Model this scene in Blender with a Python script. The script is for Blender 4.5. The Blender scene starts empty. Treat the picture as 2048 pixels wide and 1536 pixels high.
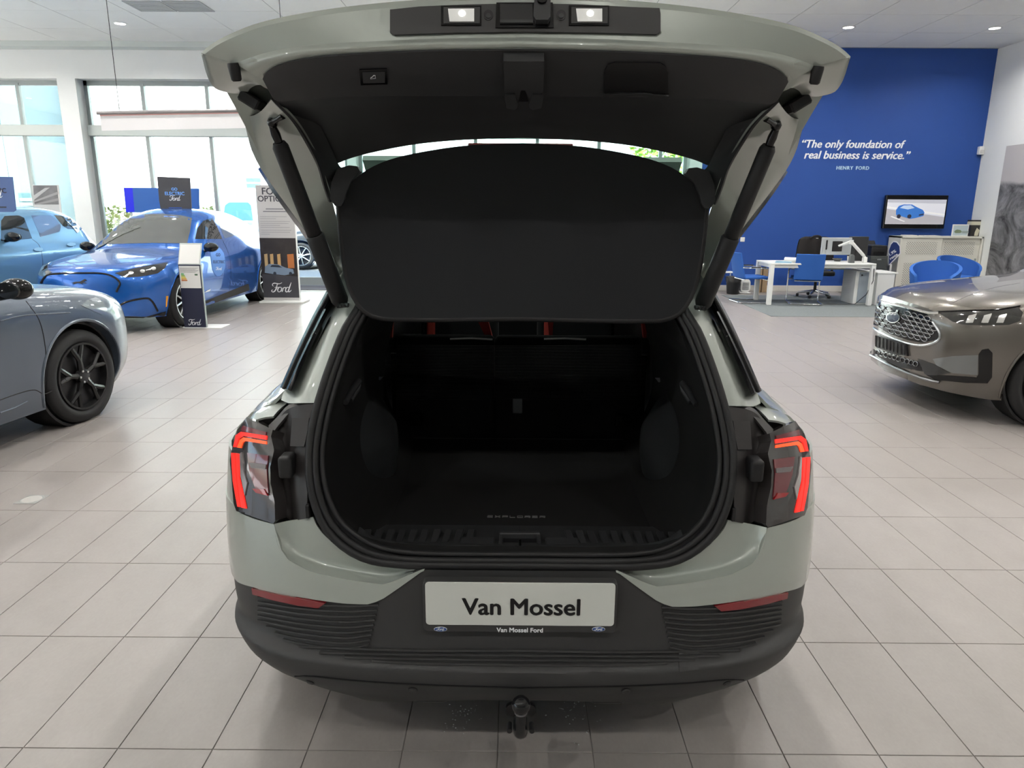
import bpy, bmesh, math, random
import numpy as np
from mathutils import Matrix, Vector
from mathutils.bvhtree import BVHTree
from mathutils.geometry import delaunay_2d_cdt

random.seed(7)
SC = bpy.context.scene
COL = SC.collection
PI = math.pi

# ---------------------------------------------------------------- camera
F, CX, CY = 1426.0, 1024.0, 768.0
CAMPOS = Vector((0.0, 0.0, 1.667))
CAMROT = (Matrix.Rotation(0.0034, 3, 'Z') @ Matrix.Rotation(math.radians(90 - 13.9), 3, 'X') @ Matrix.Rotation(0.0061, 3, 'Z'))
cam_d = bpy.data.cameras.new('camera')
cam_d.sensor_fit = 'HORIZONTAL'
cam_d.sensor_width = 36.0
cam_d.lens = 36.0 * F / 2048.0
cam_d.clip_start = 0.05
cam_d.clip_end = 300
cam = bpy.data.objects.new('camera', cam_d)
cam.matrix_world = Matrix.Translation(CAMPOS) @ CAMROT.to_4x4()
COL.objects.link(cam)
SC.camera = cam

# ---------------------------------------------------------------- light
SC.view_settings.view_transform = 'Standard'
SC.view_settings.look = 'None'
SC.view_settings.gamma = 1.0
SC.view_settings.use_curve_mapping = False
SC.view_settings.exposure = 0.1
world = bpy.data.worlds.new('sky')
SC.world = world
world.use_nodes = True
_wn = world.node_tree.nodes
_bg = _wn['Background']
_sky = _wn.new('ShaderNodeTexSky')
_sky.sky_type = 'NISHITA'
_sky.sun_disc = False
_sky.sun_elevation = math.radians(48)
_sky.sun_rotation = math.radians(160)
_sky.air_density = 1.0
_sky.dust_density = 2.0
world.node_tree.links.new(_sky.outputs['Color'], _bg.inputs['Color'])
_bg.inputs['Strength'].default_value = SKY_STRENGTH = 0.68
sun_d = bpy.data.lights.new('sun', 'SUN')
sun_d.energy = 24.0
sun_d.angle = 0.01
sun_d.color = (1.0, 0.95, 0.88)
sun = bpy.data.objects.new('sun', sun_d)
sun.rotation_euler = (math.radians(42), 0, math.radians(-20))
COL.objects.link(sun)

# ---------------------------------------------------------------- rays
def ray(px, py):
    d = CAMROT @ Vector(((px - CX) / F, -(py - CY) / F, -1.0))
    return d.normalized()
def atY(px, py, Y):
    d = ray(px, py); return CAMPOS + d * (Y / d.y)
def atZ(px, py, Z):
    d = ray(px, py); return CAMPOS + d * ((Z - CAMPOS.z) / d.z)
def atX(px, py, X):
    d = ray(px, py); return CAMPOS + d * (X / d.x)
def atPlane(px, py, p0, n):
    d = ray(px, py); return CAMPOS + d * ((Vector(p0) - CAMPOS).dot(n) / d.dot(n))

# ---------------------------------------------------------------- materials
MATS = {}
def mat(name, col=(.5, .5, .5), rough=.5, metal=0.0, coat=0.0, emit=None, es=0.0, spec=.5, alpha=1.0, trans=0.0, ior=1.45, coat_rough=.03, var=0.0, vscale=5.0, bump=0.0, bscale=60.0, sheen=0.0, stretch=None):
    if name in MATS: return MATS[name]
    m = bpy.data.materials.new(name); m.use_nodes = True
    nt = m.node_tree; b = nt.nodes['Principled BSDF']
    def S(k, v):
        if k in b.inputs: b.inputs[k].default_value = v
    S('Base Color', (*col, 1)); S('Roughness', rough); S('Metallic', metal); S('Coat Weight', coat); S('Coat Roughness', coat_rough)
    S('Specular IOR Level', spec); S('Alpha', alpha); S('Transmission Weight', trans); S('IOR', ior); S('Sheen Weight', sheen)
    if emit is not None:
        S('Emission Color', (*emit, 1)); S('Emission Strength', es)
    if var > 0 or bump > 0:
        g = nt.nodes.new('ShaderNodeNewGeometry'); src = g.outputs['Position']
        if stretch:
            mp = nt.nodes.new('ShaderNodeMapping'); mp.inputs['Scale'].default_value = stretch
            nt.links.new(src, mp.inputs['Vector']); src = mp.outputs['Vector']
    if var > 0:
        n = nt.nodes.new('ShaderNodeTexNoise'); n.inputs['Scale'].default_value = vscale; n.inputs['Detail'].default_value = 6
        nt.links.new(src, n.inputs['Vector'])
        r = nt.nodes.new('ShaderNodeMapRange'); r.inputs['From Min'].default_value = .3; r.inputs['From Max'].default_value = .7
        r.inputs['To Min'].default_value = 1 - var; r.inputs['To Max'].default_value = 1 + var
        nt.links.new(n.outputs['Fac'], r.inputs['Value'])
        mx = nt.nodes.new('ShaderNodeVectorMath'); mx.operation = 'SCALE'; mx.inputs[0].default_value = col
        nt.links.new(r.outputs['Result'], mx.inputs['Scale'])
        nt.links.new(mx.outputs['Vector'], b.inputs['Base Color'])
    if bump > 0:
        n2 = nt.nodes.new('ShaderNodeTexNoise'); n2.inputs['Scale'].default_value = bscale; n2.inputs['Detail'].default_value = 3
        nt.links.new(src, n2.inputs['Vector'])
        bp = nt.nodes.new('ShaderNodeBump'); bp.inputs['Strength'].default_value = bump; bp.inputs['Distance'].default_value = .002
        nt.links.new(n2.outputs['Fac'], bp.inputs['Height']); nt.links.new(bp.outputs['Normal'], b.inputs['Normal'])
    MATS[name] = m
    return m
def srgb(h):
    h = h.lstrip('#'); c = [int(h[i:i + 2], 16) / 255 for i in (0, 2, 4)]
    return tuple(x / 12.92 if x <= .04045 else ((x + .055) / 1.055) ** 2.4 for x in c)
def paint(name, col, metal=.35, rough=.32):
    return mat(name, col, rough, metal, coat=1.0, coat_rough=.02)
def clear_glass(name, tint, refl=.1):
    """thin pane: tinted see-through with a mirror share"""
    if name in MATS: return MATS[name]
    m = bpy.data.materials.new(name); m.use_nodes = True; nt = m.node_tree
    for n in list(nt.nodes):
        if n.type != 'OUTPUT_MATERIAL': nt.nodes.remove(n)
    out = [n for n in nt.nodes if n.type == 'OUTPUT_MATERIAL'][0]
    t = nt.nodes.new('ShaderNodeBsdfTransparent'); t.inputs['Color'].default_value = (*tint, 1)
    g = nt.nodes.new('ShaderNodeBsdfGlossy'); g.inputs['Roughness'].default_value = .01
    fr = nt.nodes.new('ShaderNodeFresnel'); fr.inputs['IOR'].default_value = 1.45
    ad = nt.nodes.new('ShaderNodeMath'); ad.operation = 'MULTIPLY_ADD'; ad.inputs[1].default_value = 1.0; ad.inputs[2].default_value = refl
    nt.links.new(fr.outputs[0], ad.inputs[0])
    mx = nt.nodes.new('ShaderNodeMixShader'); nt.links.new(ad.outputs[0], mx.inputs[0])
    nt.links.new(t.outputs[0], mx.inputs[1]); nt.links.new(g.outputs[0], mx.inputs[2]); nt.links.new(mx.outputs[0], out.inputs['Surface'])
    MATS[name] = m
    return m

# ---------------------------------------------------------------- objects
MW = {}
def mesh(name, V, Fc, m, smooth=None):
    me = bpy.data.meshes.new(name)
    me.from_pydata([tuple(map(float, v)) for v in V], [], [tuple(int(i) for i in f) for f in Fc])
    me.validate(); me.update()
    if m: me.materials.append(m)
    if smooth:
        me.shade_smooth()
        if smooth < 3: me.set_sharp_from_angle(angle=smooth)
    return me
def link(name, me, parent=None, world=True):
    o = bpy.data.objects.new(name, me); COL.objects.link(o)
    while parent is not None and parent.parent is not None and parent.parent.parent is not None:
        parent = parent.parent                      # thing > part > sub-part, no deeper
    if parent is not None:
        o.parent = parent
        if world and parent in MW: o.matrix_parent_inverse = MW[parent].inverted()
    return o
def obj(name, VF, m, parent=None, smooth=None, world=True, label=None, kind=None):
    o = link(name, mesh(name, VF[0], VF[1], m, smooth), parent, world)
    if label: o['label'] = label
    if kind: o['kind'] = kind
    return o
def thing(name, label, cat, loc=(0, 0, 0), rz=0.0, group=None, kind=None):
    o = bpy.data.objects.new(name, None); COL.objects.link(o); o.empty_display_size = .1
    o.location = loc; o.rotation_euler = (0, 0, rz)
    MW[o] = Matrix.Translation(loc) @ Matrix.Rotation(rz, 4, 'Z')
    return tag(o, label, cat, group, kind)
def tag(o, label=None, cat=None, group=None, kind=None):
    if label: o['label'] = label
    if cat: o['category'] = cat
    if group: o['group'] = group
    if kind: o['kind'] = kind
    return o
def dup(root, loc, rz, label=None):
    r = root.copy(); COL.objects.link(r); r.location = loc; r.rotation_euler = (0, 0, rz)
    if label: r['label'] = label
    for ch in list(root.children):
        c = ch.copy(); COL.objects.link(c); c.parent = r
        for g in ch.children:
            d = g.copy(); COL.objects.link(d); d.parent = c
    return r

# ---------------------------------------------------------------- shapes: every one returns (verts, faces)
def join(*parts):
    V, Fc = [], []
    for v, f in parts:
        n = len(V); V += [tuple(p) for p in v]; Fc += [tuple(i + n for i in q) for q in f]
    return V, Fc
def xf(VF, M):
    return [tuple(M @ Vector(v)) for v in VF[0]], VF[1]
def tr(x, y, z): return Matrix.Translation((x, y, z))
def rz_(a): return Matrix.Rotation(a, 4, 'Z')
def rx_(a): return Matrix.Rotation(a, 4, 'X')
def ry_(a): return Matrix.Rotation(a, 4, 'Y')
def box(x0, x1, y0, y1, z0, z1, bev=0.0, seg=1):
    bm = bmesh.new(); bmesh.ops.create_cube(bm, size=1)
    for v in bm.verts:
        v.co = Vector((x0 + (v.co.x + .5) * (x1 - x0), y0 + (v.co.y + .5) * (y1 - y0), z0 + (v.co.z + .5) * (z1 - z0)))
    if bev > 0:
        bmesh.ops.bevel(bm, geom=bm.edges[:], offset=bev, segments=seg, profile=.6, affect='EDGES', clamp_overlap=True)
    return from_bm(bm)
def from_bm(bm):
    bm.verts.index_update()
    V = [tuple(v.co) for v in bm.verts]; Fc = [tuple(v.index for v in f.verts) for f in bm.faces]
    bm.free(); return V, Fc
def prism(pts, h0, h1, axis='z', bev=0.0, seg=1):
    """polygon in 2D extruded; axis names the extrusion direction: z (x,y), y (x,z), x (y,z)"""
    bm = bmesh.new()
    def P(a, b, h):
        return {'z': (a, b, h), 'y': (a, h, b), 'x': (h, a, b)}[axis]
    lo = [bm.verts.new(P(a, b, h0)) for a, b in pts]; hi = [bm.verts.new(P(a, b, h1)) for a, b in pts]
    n = len(pts)
    bm.faces.new(lo[::-1]); bm.faces.new(hi)
    for i in range(n): bm.faces.new((lo[i], lo[(i + 1) % n], hi[(i + 1) % n], hi[i]))
    bmesh.ops.recalc_face_normals(bm, faces=bm.faces)
    if bev > 0:
        bmesh.ops.bevel(bm, geom=bm.edges[:], offset=bev, segments=seg, profile=.6, affect='EDGES', clamp_overlap=True)
    return from_bm(bm)
def rrect(x0, x1, y0, y1, r, n=5):
    out = []
    for cx, cy, a0 in ((x1 - r, y1 - r, 0), (x0 + r, y1 - r, PI / 2), (x0 + r, y0 + r, PI), (x1 - r, y0 + r, 1.5 * PI)):
        for i in range(n + 1):
            a = a0 + i * PI / 2 / n; out.append((cx + r * math.cos(a), cy + r * math.sin(a)))
    return out
def ellipse(cx, cy, a, b, n=28): return [(cx + a * math.cos(2 * PI * i / n), cy + b * math.sin(2 * PI * i / n)) for i in range(n)]
def tube(path, r, n=8, closed=False, caps=True):
    P = [Vector(p) for p in path]; rr = r if hasattr(r, '__len__') else [r] * len(P)
    V, Fc = [], []; prev = None
    for i, p in enumerate(P):
        if closed: t = P[(i + 1) % len(P)] - P[i - 1]
        else: t = P[min(i + 1, len(P) - 1)] - P[max(i - 1, 0)]
        t = t.normalized() if t.length > 1e-9 else Vector((0, 0, 1))
        if prev is None:
            a = Vector((0, 0, 1)) if abs(t.z) < .9 else Vector((1, 0, 0)); nx = t.cross(a).normalized()
        else:
            nx = prev - t * prev.dot(t); nx = nx.normalized() if nx.length > 1e-6 else t.orthogonal().normalized()
        prev = nx; ny = t.cross(nx)
        for k in range(n):
            a = 2 * PI * k / n; V.append(tuple(p + (nx * math.cos(a) + ny * math.sin(a)) * rr[i]))
    m = len(P)
    for i in range(m if closed else m - 1):
        j = (i + 1) % m
        for k in range(n):
            Fc.append((i * n + k, i * n + (k + 1) % n, j * n + (k + 1) % n, j * n + k))
    if caps and not closed:
        Fc.append(tuple(range(n - 1, -1, -1))); Fc.append(tuple((m - 1) * n + k for k in range(n)))
    return V, Fc
def lathe(prof, n=32, axis='z', closed=False):
    """prof: (radius, height) pairs turned round the axis"""
    V, Fc = [], []; m = len(prof)
    for r, h in prof:
        for k in range(n):
            a = 2 * PI * k / n; c, s = r * math.cos(a), r * math.sin(a)
            V.append({'z': (c, s, h), 'x': (h, c, s), 'y': (c, h, s)}[axis])
    for i in range(m if closed else m - 1):
        j = (i + 1) % m
        for k in range(n):
            Fc.append((i * n + k, i * n + (k + 1) % n, j * n + (k + 1) % n, j * n + k))
    if not closed:
        if prof[0][0] > 1e-5: Fc.append(tuple(range(n - 1, -1, -1)))
        if prof[-1][0] > 1e-5: Fc.append(tuple((m - 1) * n + k for k in range(n)))
    return V, Fc
def cat(pts, n, closed=False):
    """smooth resample of a polyline to n points (Catmull-Rom, by chord length)"""
    P = np.array([tuple(p) for p in pts], float)
    if len(P) == 2:
        return P[0] + (P[1] - P[0]) * np.linspace(0, 1, n)[:, None]
    if closed: P = np.vstack([P, P[:1]])
    d = np.r_[0, np.cumsum(np.maximum(np.linalg.norm(np.diff(P, axis=0), axis=1), 1e-9))]
    t = np.linspace(0, d[-1], n + (1 if closed else 0))
    if closed: t = t[:-1]
    m = np.zeros_like(P)
    for i in range(len(P)):
        if closed: a, b = (i - 1) % (len(P) - 1), (i + 1) if i + 1 < len(P) else 1
        else: a, b = max(i - 1, 0), min(i + 1, len(P) - 1)
        dd = (d[b] - d[a]) if b > a else (d[-1] - d[a] + d[b])
        m[i] = (P[b] - P[a]) / max(dd, 1e-9)
    k = np.clip(np.searchsorted(d, t, 'right') - 1, 0, len(P) - 2)
    h = d[k + 1] - d[k]; s = ((t - d[k]) / h)[:, None]; h = h[:, None]
    return ((2 * s**3 - 3 * s**2 + 1) * P[k] + (s**3 - 2 * s**2 + s) * h * m[k] + (-2 * s**3 + 3 * s**2) * P[k + 1] + (s**3 - s**2) * h * m[k + 1])
def lin(pts, n):
    P = np.array([tuple(p) for p in pts], float)
    d = np.r_[0, np.cumsum(np.linalg.norm(np.diff(P, axis=0), axis=1))]
    t = np.linspace(0, d[-1], n)
    return np.stack([np.interp(t, d, P[:, i]) for i in range(P.shape[1])], 1)
def grid(A, flip=False, wrap=False):
    """A: (rows, cols, 3)"""
    A = np.asarray(A); r, c = A.shape[:2]; V = A.reshape(-1, 3)
    Fc = []
    for i in range(r - 1):
        for j in range(c if wrap else c - 1):
            k = (j + 1) % c; q = (i * c + j, i * c + k, (i + 1) * c + k, (i + 1) * c + j)
            Fc.append(q[::-1] if flip else q)
    return [tuple(v) for v in V], Fc
def rows(R, nu=24, nv=None, smooth_v=True, flip=False):
    """loft through rows of 3D points"""
    A = np.stack([cat(r, nu) for r in R])
    if nv and len(R) > 2 and smooth_v:
        A = np.stack([cat(A[:, j], nv) for j in range(nu)], 1)
    elif nv:
        A = np.stack([lin(A[:, j], nv) for j in range(nu)], 1)
    return grid(A, flip)
def thick(VF, t, toward=None):
    """give an open surface a thickness t against its normals (its front side is turned to face `toward`)"""
    V = np.array(VF[0], float); Fc = [tuple(f) for f in VF[1]]
    N = np.zeros_like(V)
    for f in Fc:
        a, b, c = V[f[0]], V[f[1]], V[f[2]]; n = np.cross(b - a, c - a)
        for i in f: N[i] += n
    L = np.linalg.norm(N, axis=1); N /= np.maximum(L, 1e-12)[:, None]
    if toward is not None:
        if np.einsum('ij,ij->i', N, np.array(toward, float) - V).sum() < 0:
            N = -N; Fc = [f[::-1] for f in Fc]
    n = len(V); V2 = np.vstack([V, V - N * t]); out = list(Fc) + [tuple(i + n for i in f[::-1]) for f in Fc]
    E = {}
    for f in Fc:
        for i in range(len(f)):
            a, b = f[i], f[(i + 1) % len(f)]
            E[(a, b)] = E.get((a, b), 0) + 1
    for (a, b) in E:
        if (b, a) not in E: out.append((b, a, a + n, b + n))
    return [tuple(v) for v in V2], out
def bvh_of(VF): return BVHTree.FromPolygons([Vector(v) for v in VF[0]], [tuple(f) for f in VF[1]])
def hit(px, py, bvh, guess=None):
    d = ray(px, py); loc, nrm, idx, dist = bvh.ray_cast(CAMPOS, d)
    if loc is None:
        if guess is None: return None, None
        loc, nrm, idx, dist = bvh.find_nearest(CAMPOS + d * guess)
    if nrm.dot(d) > 0: nrm = -nrm
    return loc, nrm
def shell(poly, bvh, off=.002, depth=.006, step=8.0, guess=None, smooth_n=0, cast=None, toward=None):
    """outline in photograph pixels laid on a built surface as a solid skin of its own"""
    P = np.array(poly, float)
    if smooth_n: P = cat(P, smooth_n, True)
    B = []
    for i in range(len(P)):
        a, b = P[i], P[(i + 1) % len(P)]; k = max(1, int(math.ceil(np.linalg.norm(b - a) / step)))
        for j in range(k): B.append(a + (b - a) * j / k)
    nb = len(B); pts = [Vector(p) for p in B]
    x0, y0 = P.min(0); x1, y1 = P.max(0)
    BA = np.array(B)
    y = y0 + step * .5; odd = 0
    while y < y1:
        x = x0 + step * (.5 if odd else .9)
        while x < x1:
            if np.min((BA[:, 0] - x) ** 2 + (BA[:, 1] - y) ** 2) > (step * .55) ** 2: pts.append(Vector((x, y)))
            x += step
        y += step * .87; odd ^= 1
    v2, e2, f2, _, _, _ = delaunay_2d_cdt(pts, [], [list(range(nb))], 1, 1e-7)
    if cast is not None:
        V = [cast(p[0], p[1]) for p in v2]; V = [l + n * off for l, n in V]
        return thick(([tuple(v) for v in V], [tuple(f) for f in f2]), depth, toward)
    if guess is None:
        ds = [(hit(p[0], p[1], bvh)[0]) for p in v2]; ds = [(q - CAMPOS).length for q in ds if q is not None]
        guess = float(np.median(ds)) if ds else 5.0
    V = []; 
    for p in v2:
        loc, n = hit(p[0], p[1], bvh, guess); V.append(loc + n * off)
    return thick(([tuple(v) for v in V], [tuple(f) for f in f2]), depth, CAMPOS)
def shell_xf(VF, fn): return [tuple(fn(Vector(v))) for v in VF[0]], [f[::-1] for f in VF[1]]
def line_on(pts, bvh, off=0.0, n=24, guess=None):
    out = []
    for p in cat(np.array(pts, float), n):
        loc, nr = hit(p[0], p[1], bvh, guess)
        if loc is not None: out.append(loc + nr * off)
    return out
def ridge(path, w, h, up):
    """a rib: triangular-ish bar along a path, w wide, h proud in direction up"""
    P = [Vector(p) for p in path]; up = Vector(up).normalized(); V, Fc = [], []
    for i, p in enumerate(P):
        t = (P[min(i + 1, len(P) - 1)] - P[max(i - 1, 0)]).normalized(); s = t.cross(up).normalized()
        for a, b in ((-.5, -.3), (-.32, 1), (.32, 1), (.5, -.3)): V.append(tuple(p + s * w * a + up * h * b))
    for i in range(len(P) - 1):
        for k in range(4):
            Fc.append((i * 4 + k, i * 4 + (k + 1) % 4, (i + 1) * 4 + (k + 1) % 4, (i + 1) * 4 + k))
    Fc += [(3, 2, 1, 0), tuple((len(P) - 1) * 4 + k for k in range(4))]
    return V, Fc
def fill2d(polys, h0, h1):
    """flat 2D outlines (outer ones only) extruded along z"""
    return join(*[prism(p, h0, h1) for p in polys])

# ---------------------------------------------------------------- lettering
def text(body, size=1.0, bold=0.0, shear=0.0, align='CENTER', h=.002, space=1.0, line=1.0, sx=1.0):
    cu = bpy.data.curves.new('lettering', 'FONT'); cu.body = body; cu.size = size
    cu.shear = shear; cu.align_x = align; cu.extrude = h / 2; cu.space_character = space; cu.space_line = line; cu.resolution_u = 3
    o = bpy.data.objects.new('lettering', cu); COL.objects.link(o)
    dg = bpy.context.evaluated_depsgraph_get(); me = bpy.data.meshes.new_from_object(o.evaluated_get(dg))
    V = [(v.co.x * sx, v.co.y, v.co.z) for v in me.vertices]; Fc = [tuple(p.vertices) for p in me.polygons]
    bpy.data.objects.remove(o); bpy.data.curves.remove(cu); bpy.data.meshes.remove(me)
    if bold > 0:
        V, Fc = join(*[([(x + dx * bold * size, y + dy * bold * size, z + k * .0002) for x, y, z in V], Fc) for k, (dx, dy) in enumerate(((-1, 0), (1, 0), (0, .6), (0, -.6)))])
    return V, Fc
def place2d(VF, p0, ex, ey):
    """2D drawing (x, y, height) put on a plane: p0 + x ex + y ey + z (ex x ey)"""
    ex, ey, p0 = Vector(ex), Vector(ey), Vector(p0); ez = ex.cross(ey).normalized()
    return [tuple(p0 + ex * v[0] + ey * v[1] + ez * v[2]) for v in VF[0]], VF[1]
def ribbon(pts, w, h0=0.0, h1=.002, n=None, closed=False):
    P = cat(np.array(pts, float), n or len(pts) * 4, closed); m = len(P); V, Fc = [], []
    ww = w if hasattr(w, '__len__') else [w, w]
    for i in range(m):
        if closed: t = P[(i + 1) % m] - P[i - 1]
        else: t = P[min(i + 1, m - 1)] - P[max(i - 1, 0)]
        t = t / max(np.linalg.norm(t), 1e-9); nn = np.array((-t[1], t[0])); wi = np.interp(i / (m - 1), np.linspace(0, 1, len(ww)), ww) / 2
        a, b = P[i] + nn * wi, P[i] - nn * wi
        V += [(*a, h0), (*b, h0), (*b, h1), (*a, h1)]
    for i in range(m if closed else m - 1):
        j = (i + 1) % m
        for k in range(4): Fc.append((i * 4 + k, i * 4 + (k + 1) % 4, j * 4 + (k + 1) % 4, j * 4 + k)[::-1])
    if not closed: Fc += [(0, 1, 2, 3), tuple((m - 1) * 4 + k for k in (3, 2, 1, 0))]
    return V, Fc
def script_word(w=1.0, h=.002):
    """the flowing script word used on the signs, unit width w, baseline y=0, centred"""
    S = []
    def st(p, ww=(.05, .085, .05)): S.append(ribbon([(x + y * .22, y) for x, y in p], ww, 0, h))
    st([(.10, .60), (-.02, .68), (-.02, .82), (.12, .90), (.34, .88), (.58, .84), (.78, .88), (.92, .98)], (.05, .09, .09, .03))
    st([(.46, .86), (.44, .6), (.40, .32), (.30, .10), (.14, .0), (.0, .06), (-.02, .18), (.08, .22)], (.06, .12, .10, .05))
    st([(.22, .46), (.40, .49), (.60, .47), (.70, .53)], (.03, .08, .04))
    st([(.82, .50), (.66, .44), (.58, .24), (.66, .04), (.82, .02), (.95, .16), (.96, .36), (.86, .50), (.78, .46)], (.06, .11, .06, .11, .05))
    st([(.96, .40), (1.06, .38), (1.14, .46), (1.12, .30), (1.06, .02)], (.03, .06, .11, .10))
    st([(1.10, .26), (1.20, .42), (1.32, .48), (1.38, .40)], (.04, .07, .09))
    st([(1.72, .42), (1.58, .50), (1.44, .40), (1.40, .18), (1.48, .03), (1.62, .04), (1.74, .22)], (.05, .10, .10, .05))
    st([(1.86, .98), (1.80, .70), (1.74, .36), (1.70, .12), (1.78, .02), (1.92, .10), (2.02, .22)], (.04, .11, .11, .03))
    V, Fc = join(*S); k = w / 2.2
    return [((x - 1.05) * k, y * k, z) for x, y, z in V], Fc
def oval_badge(parent, p0, ex, ey, w, blue, white, name='oval_badge'):
    a, b = w / 2, w * .2
    o = obj(name, place2d(prism(ellipse(0, 0, a, b), 0, .0012), p0, ex, ey), white, parent)
    obj('oval_field', place2d(prism(ellipse(0, 0, a * .94, b * .87), .0005, .0018), p0, ex, ey), blue, o)
    obj('script_lettering', place2d(xf(script_word(w * .66, .001), tr(0, -w * .085, .0018)), p0, ex, ey), white, o)
    return o
SC.cycles.max_bounces = 5; SC.cycles.diffuse_bounces = 3; SC.cycles.glossy_bounces = 2; SC.cycles.transmission_bounces = 4; SC.cycles.transparent_max_bounces = 10
SC.cycles.adaptive_threshold = 0.15; SC.cycles.adaptive_min_samples = 12; SC.cycles.caustics_reflective = False; SC.cycles.caustics_refractive = False; SC.cycles.sample_clamp_indirect = 6.0
# ================================================================ the showroom
YB = 15.0                                   # window wall and blue wall
ZC = 4.70                                   # ceiling
XR = atY(1996, 99, YB).x                    # right wall
XL, YN = -16.0, -9.5
XS = 3.75                                   # where the glazing ends and the blue wall begins
M_white = mat('white wall paint', (.84, .86, .84), .75, var=.015, vscale=1.5)
M_ceil = mat('white ceiling panel', (.90, .915, .88), .8, var=.01, vscale=3)
M_seam = mat('ceiling seam grey', (.34, .35, .34), .8)
M_blue = mat('deep blue wall paint', (.021, .080, .34), .62, var=.02, vscale=2)
M_grout = mat('dark floor joint', (.20, .185, .175), .85)
M_alu = mat('grey green aluminium', (.36, .40, .39), .4, metal=.3)
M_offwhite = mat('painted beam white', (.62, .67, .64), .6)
M_pane = clear_glass('window glass', (.90, .97, .96), .02)
M_black = mat('black plastic', (.012, .012, .013), .45)
M_chrome = mat('chrome', (.8, .8, .8), .08, metal=1.0)
M_wht = mat('white lacquer', (.80, .81, .79), .35)
M_print_white = mat('white print', (.85, .87, .88), .55)

def tile_mat():
    m = mat('beige grey floor tile', (.5, .5, .5), .3)
    nt = m.node_tree; b = nt.nodes['Principled BSDF']
    g = nt.nodes.new('ShaderNodeNewGeometry')
    mp = nt.nodes.new('ShaderNodeMapping'); mp.inputs['Scale'].default_value = (1.0, .55, 1.0); nt.links.new(g.outputs['Position'], mp.inputs['Vector'])
    n1 = nt.nodes.new('ShaderNodeTexNoise'); n1.inputs['Scale'].default_value = 5; n1.inputs['Detail'].default_value = 8; n1.inputs['Roughness'].default_value = .65
    n2 = nt.nodes.new('ShaderNodeTexNoise'); n2.inputs['Scale'].default_value = 90; n2.inputs['Detail'].default_value = 4
    nt.links.new(mp.outputs[0], n1.inputs['Vector']); nt.links.new(mp.outputs[0], n2.inputs['Vector'])
    oi = nt.nodes.new('ShaderNodeObjectInfo')
    a = nt.nodes.new('ShaderNodeMath'); a.operation = 'MULTIPLY_ADD'; a.inputs[1].default_value = .75; nt.links.new(n1.outputs['Fac'], a.inputs[0])
    a2 = nt.nodes.new('ShaderNodeMath'); a2.operation = 'MULTIPLY_ADD'; a2.inputs[1].default_value = .30; nt.links.new(n2.outputs['Fac'], a2.inputs[0])
    a3 = nt.nodes.new('ShaderNodeMath'); a3.operation = 'MULTIPLY'; a3.inputs[1].default_value = .06; nt.links.new(oi.outputs['Random'], a3.inputs[0])
    nt.links.new(a3.outputs[0], a2.inputs[2]); nt.links.new(a2.outputs[0], a.inputs[2])
    cr = nt.nodes.new('ShaderNodeValToRGB'); cr.color_ramp.elements[0].position = .3; cr.color_ramp.elements[1].position = .8
    cr.color_ramp.elements[0].color = (.262, .240, .226, 1); cr.color_ramp.elements[1].color = (.330, .306, .290, 1)
    nt.links.new(a.outputs[0], cr.inputs['Fac']); nt.links.new(cr.outputs['Color'], b.inputs['Base Color'])
    r = nt.nodes.new('ShaderNodeMapRange'); r.inputs['To Min'].default_value = .26; r.inputs['To Max'].default_value = .42
    nt.links.new(n1.outputs['Fac'], r.inputs['Value']); nt.links.new(r.outputs[0], b.inputs['Roughness'])
    bp = nt.nodes.new('ShaderNodeBump'); bp.inputs['Strength'].default_value = .05; bp.inputs['Distance'].default_value = .001
    nt.links.new(n2.outputs['Fac'], bp.inputs['Height']); nt.links.new(bp.outputs['Normal'], b.inputs['Normal'])
    return m
M_tile = tile_mat()

# floor: slab with the joints' colour, every tile standing 3 mm proud of it
floor = obj('floor', box(XL, XR + .3, YN, YB + .5, -.25, -.003), M_grout)
tag(floor, 'beige grey tiled showroom floor', None, None, 'structure')
TX, TY, TG = .30, .60, .0016
def tile_shape(x, y):
    g, c = TG, .0012
    o = [(x + g, y + g), (x + TX - g, y + g), (x + TX - g, y + TY - g), (x + g, y + TY - g)]
    i = [(x + g + c, y + g + c), (x + TX - g - c, y + g + c), (x + TX - g - c, y + TY - g - c), (x + g + c, y + TY - g - c)]
    V = [(a, b, -.003) for a, b in o] + [(a, b, -.0008) for a, b in o] + [(a, b, 0) for a, b in i]
    Fc = [(8, 9, 10, 11)]
    for k in range(4):
        j = (k + 1) % 4; Fc += [(k, j, j + 4, k + 4), (k + 4, j + 4, j + 8, k + 8)]
    return V, Fc
X0T, Y0T = -.045, 1.905
cells = []
for i in range(-53, 32):
    for j in range(-19, 22):
        x, y = X0T + i * TX, Y0T + j * TY
        if x > XR or y > YB - .3: continue
        c = Vector((x + .15, y + .3, 0)) - CAMPOS; l = CAMROT.transposed() @ c
        vis = l.z < -.1 and abs(l.x / -l.z) * F < 1130 and abs(l.y / -l.z) * F < 900
        under = abs(x + .15) < .85 and 2.0 < y < 6.2
        cells.append((-l.z if vis and not under else 99 + abs(y), x, y))
cells.sort()
tile_me = mesh('tile', *tile_shape(0, 0), M_tile)
for d, x, y in cells[:300]:
    o = link('tile', tile_me, floor); o.location = (x, y, 0)
o = obj('tile_field', join(*[tile_shape(x, y) for d, x, y in cells[300:]]), M_tile, floor); o['kind'] = 'stuff'

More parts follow.
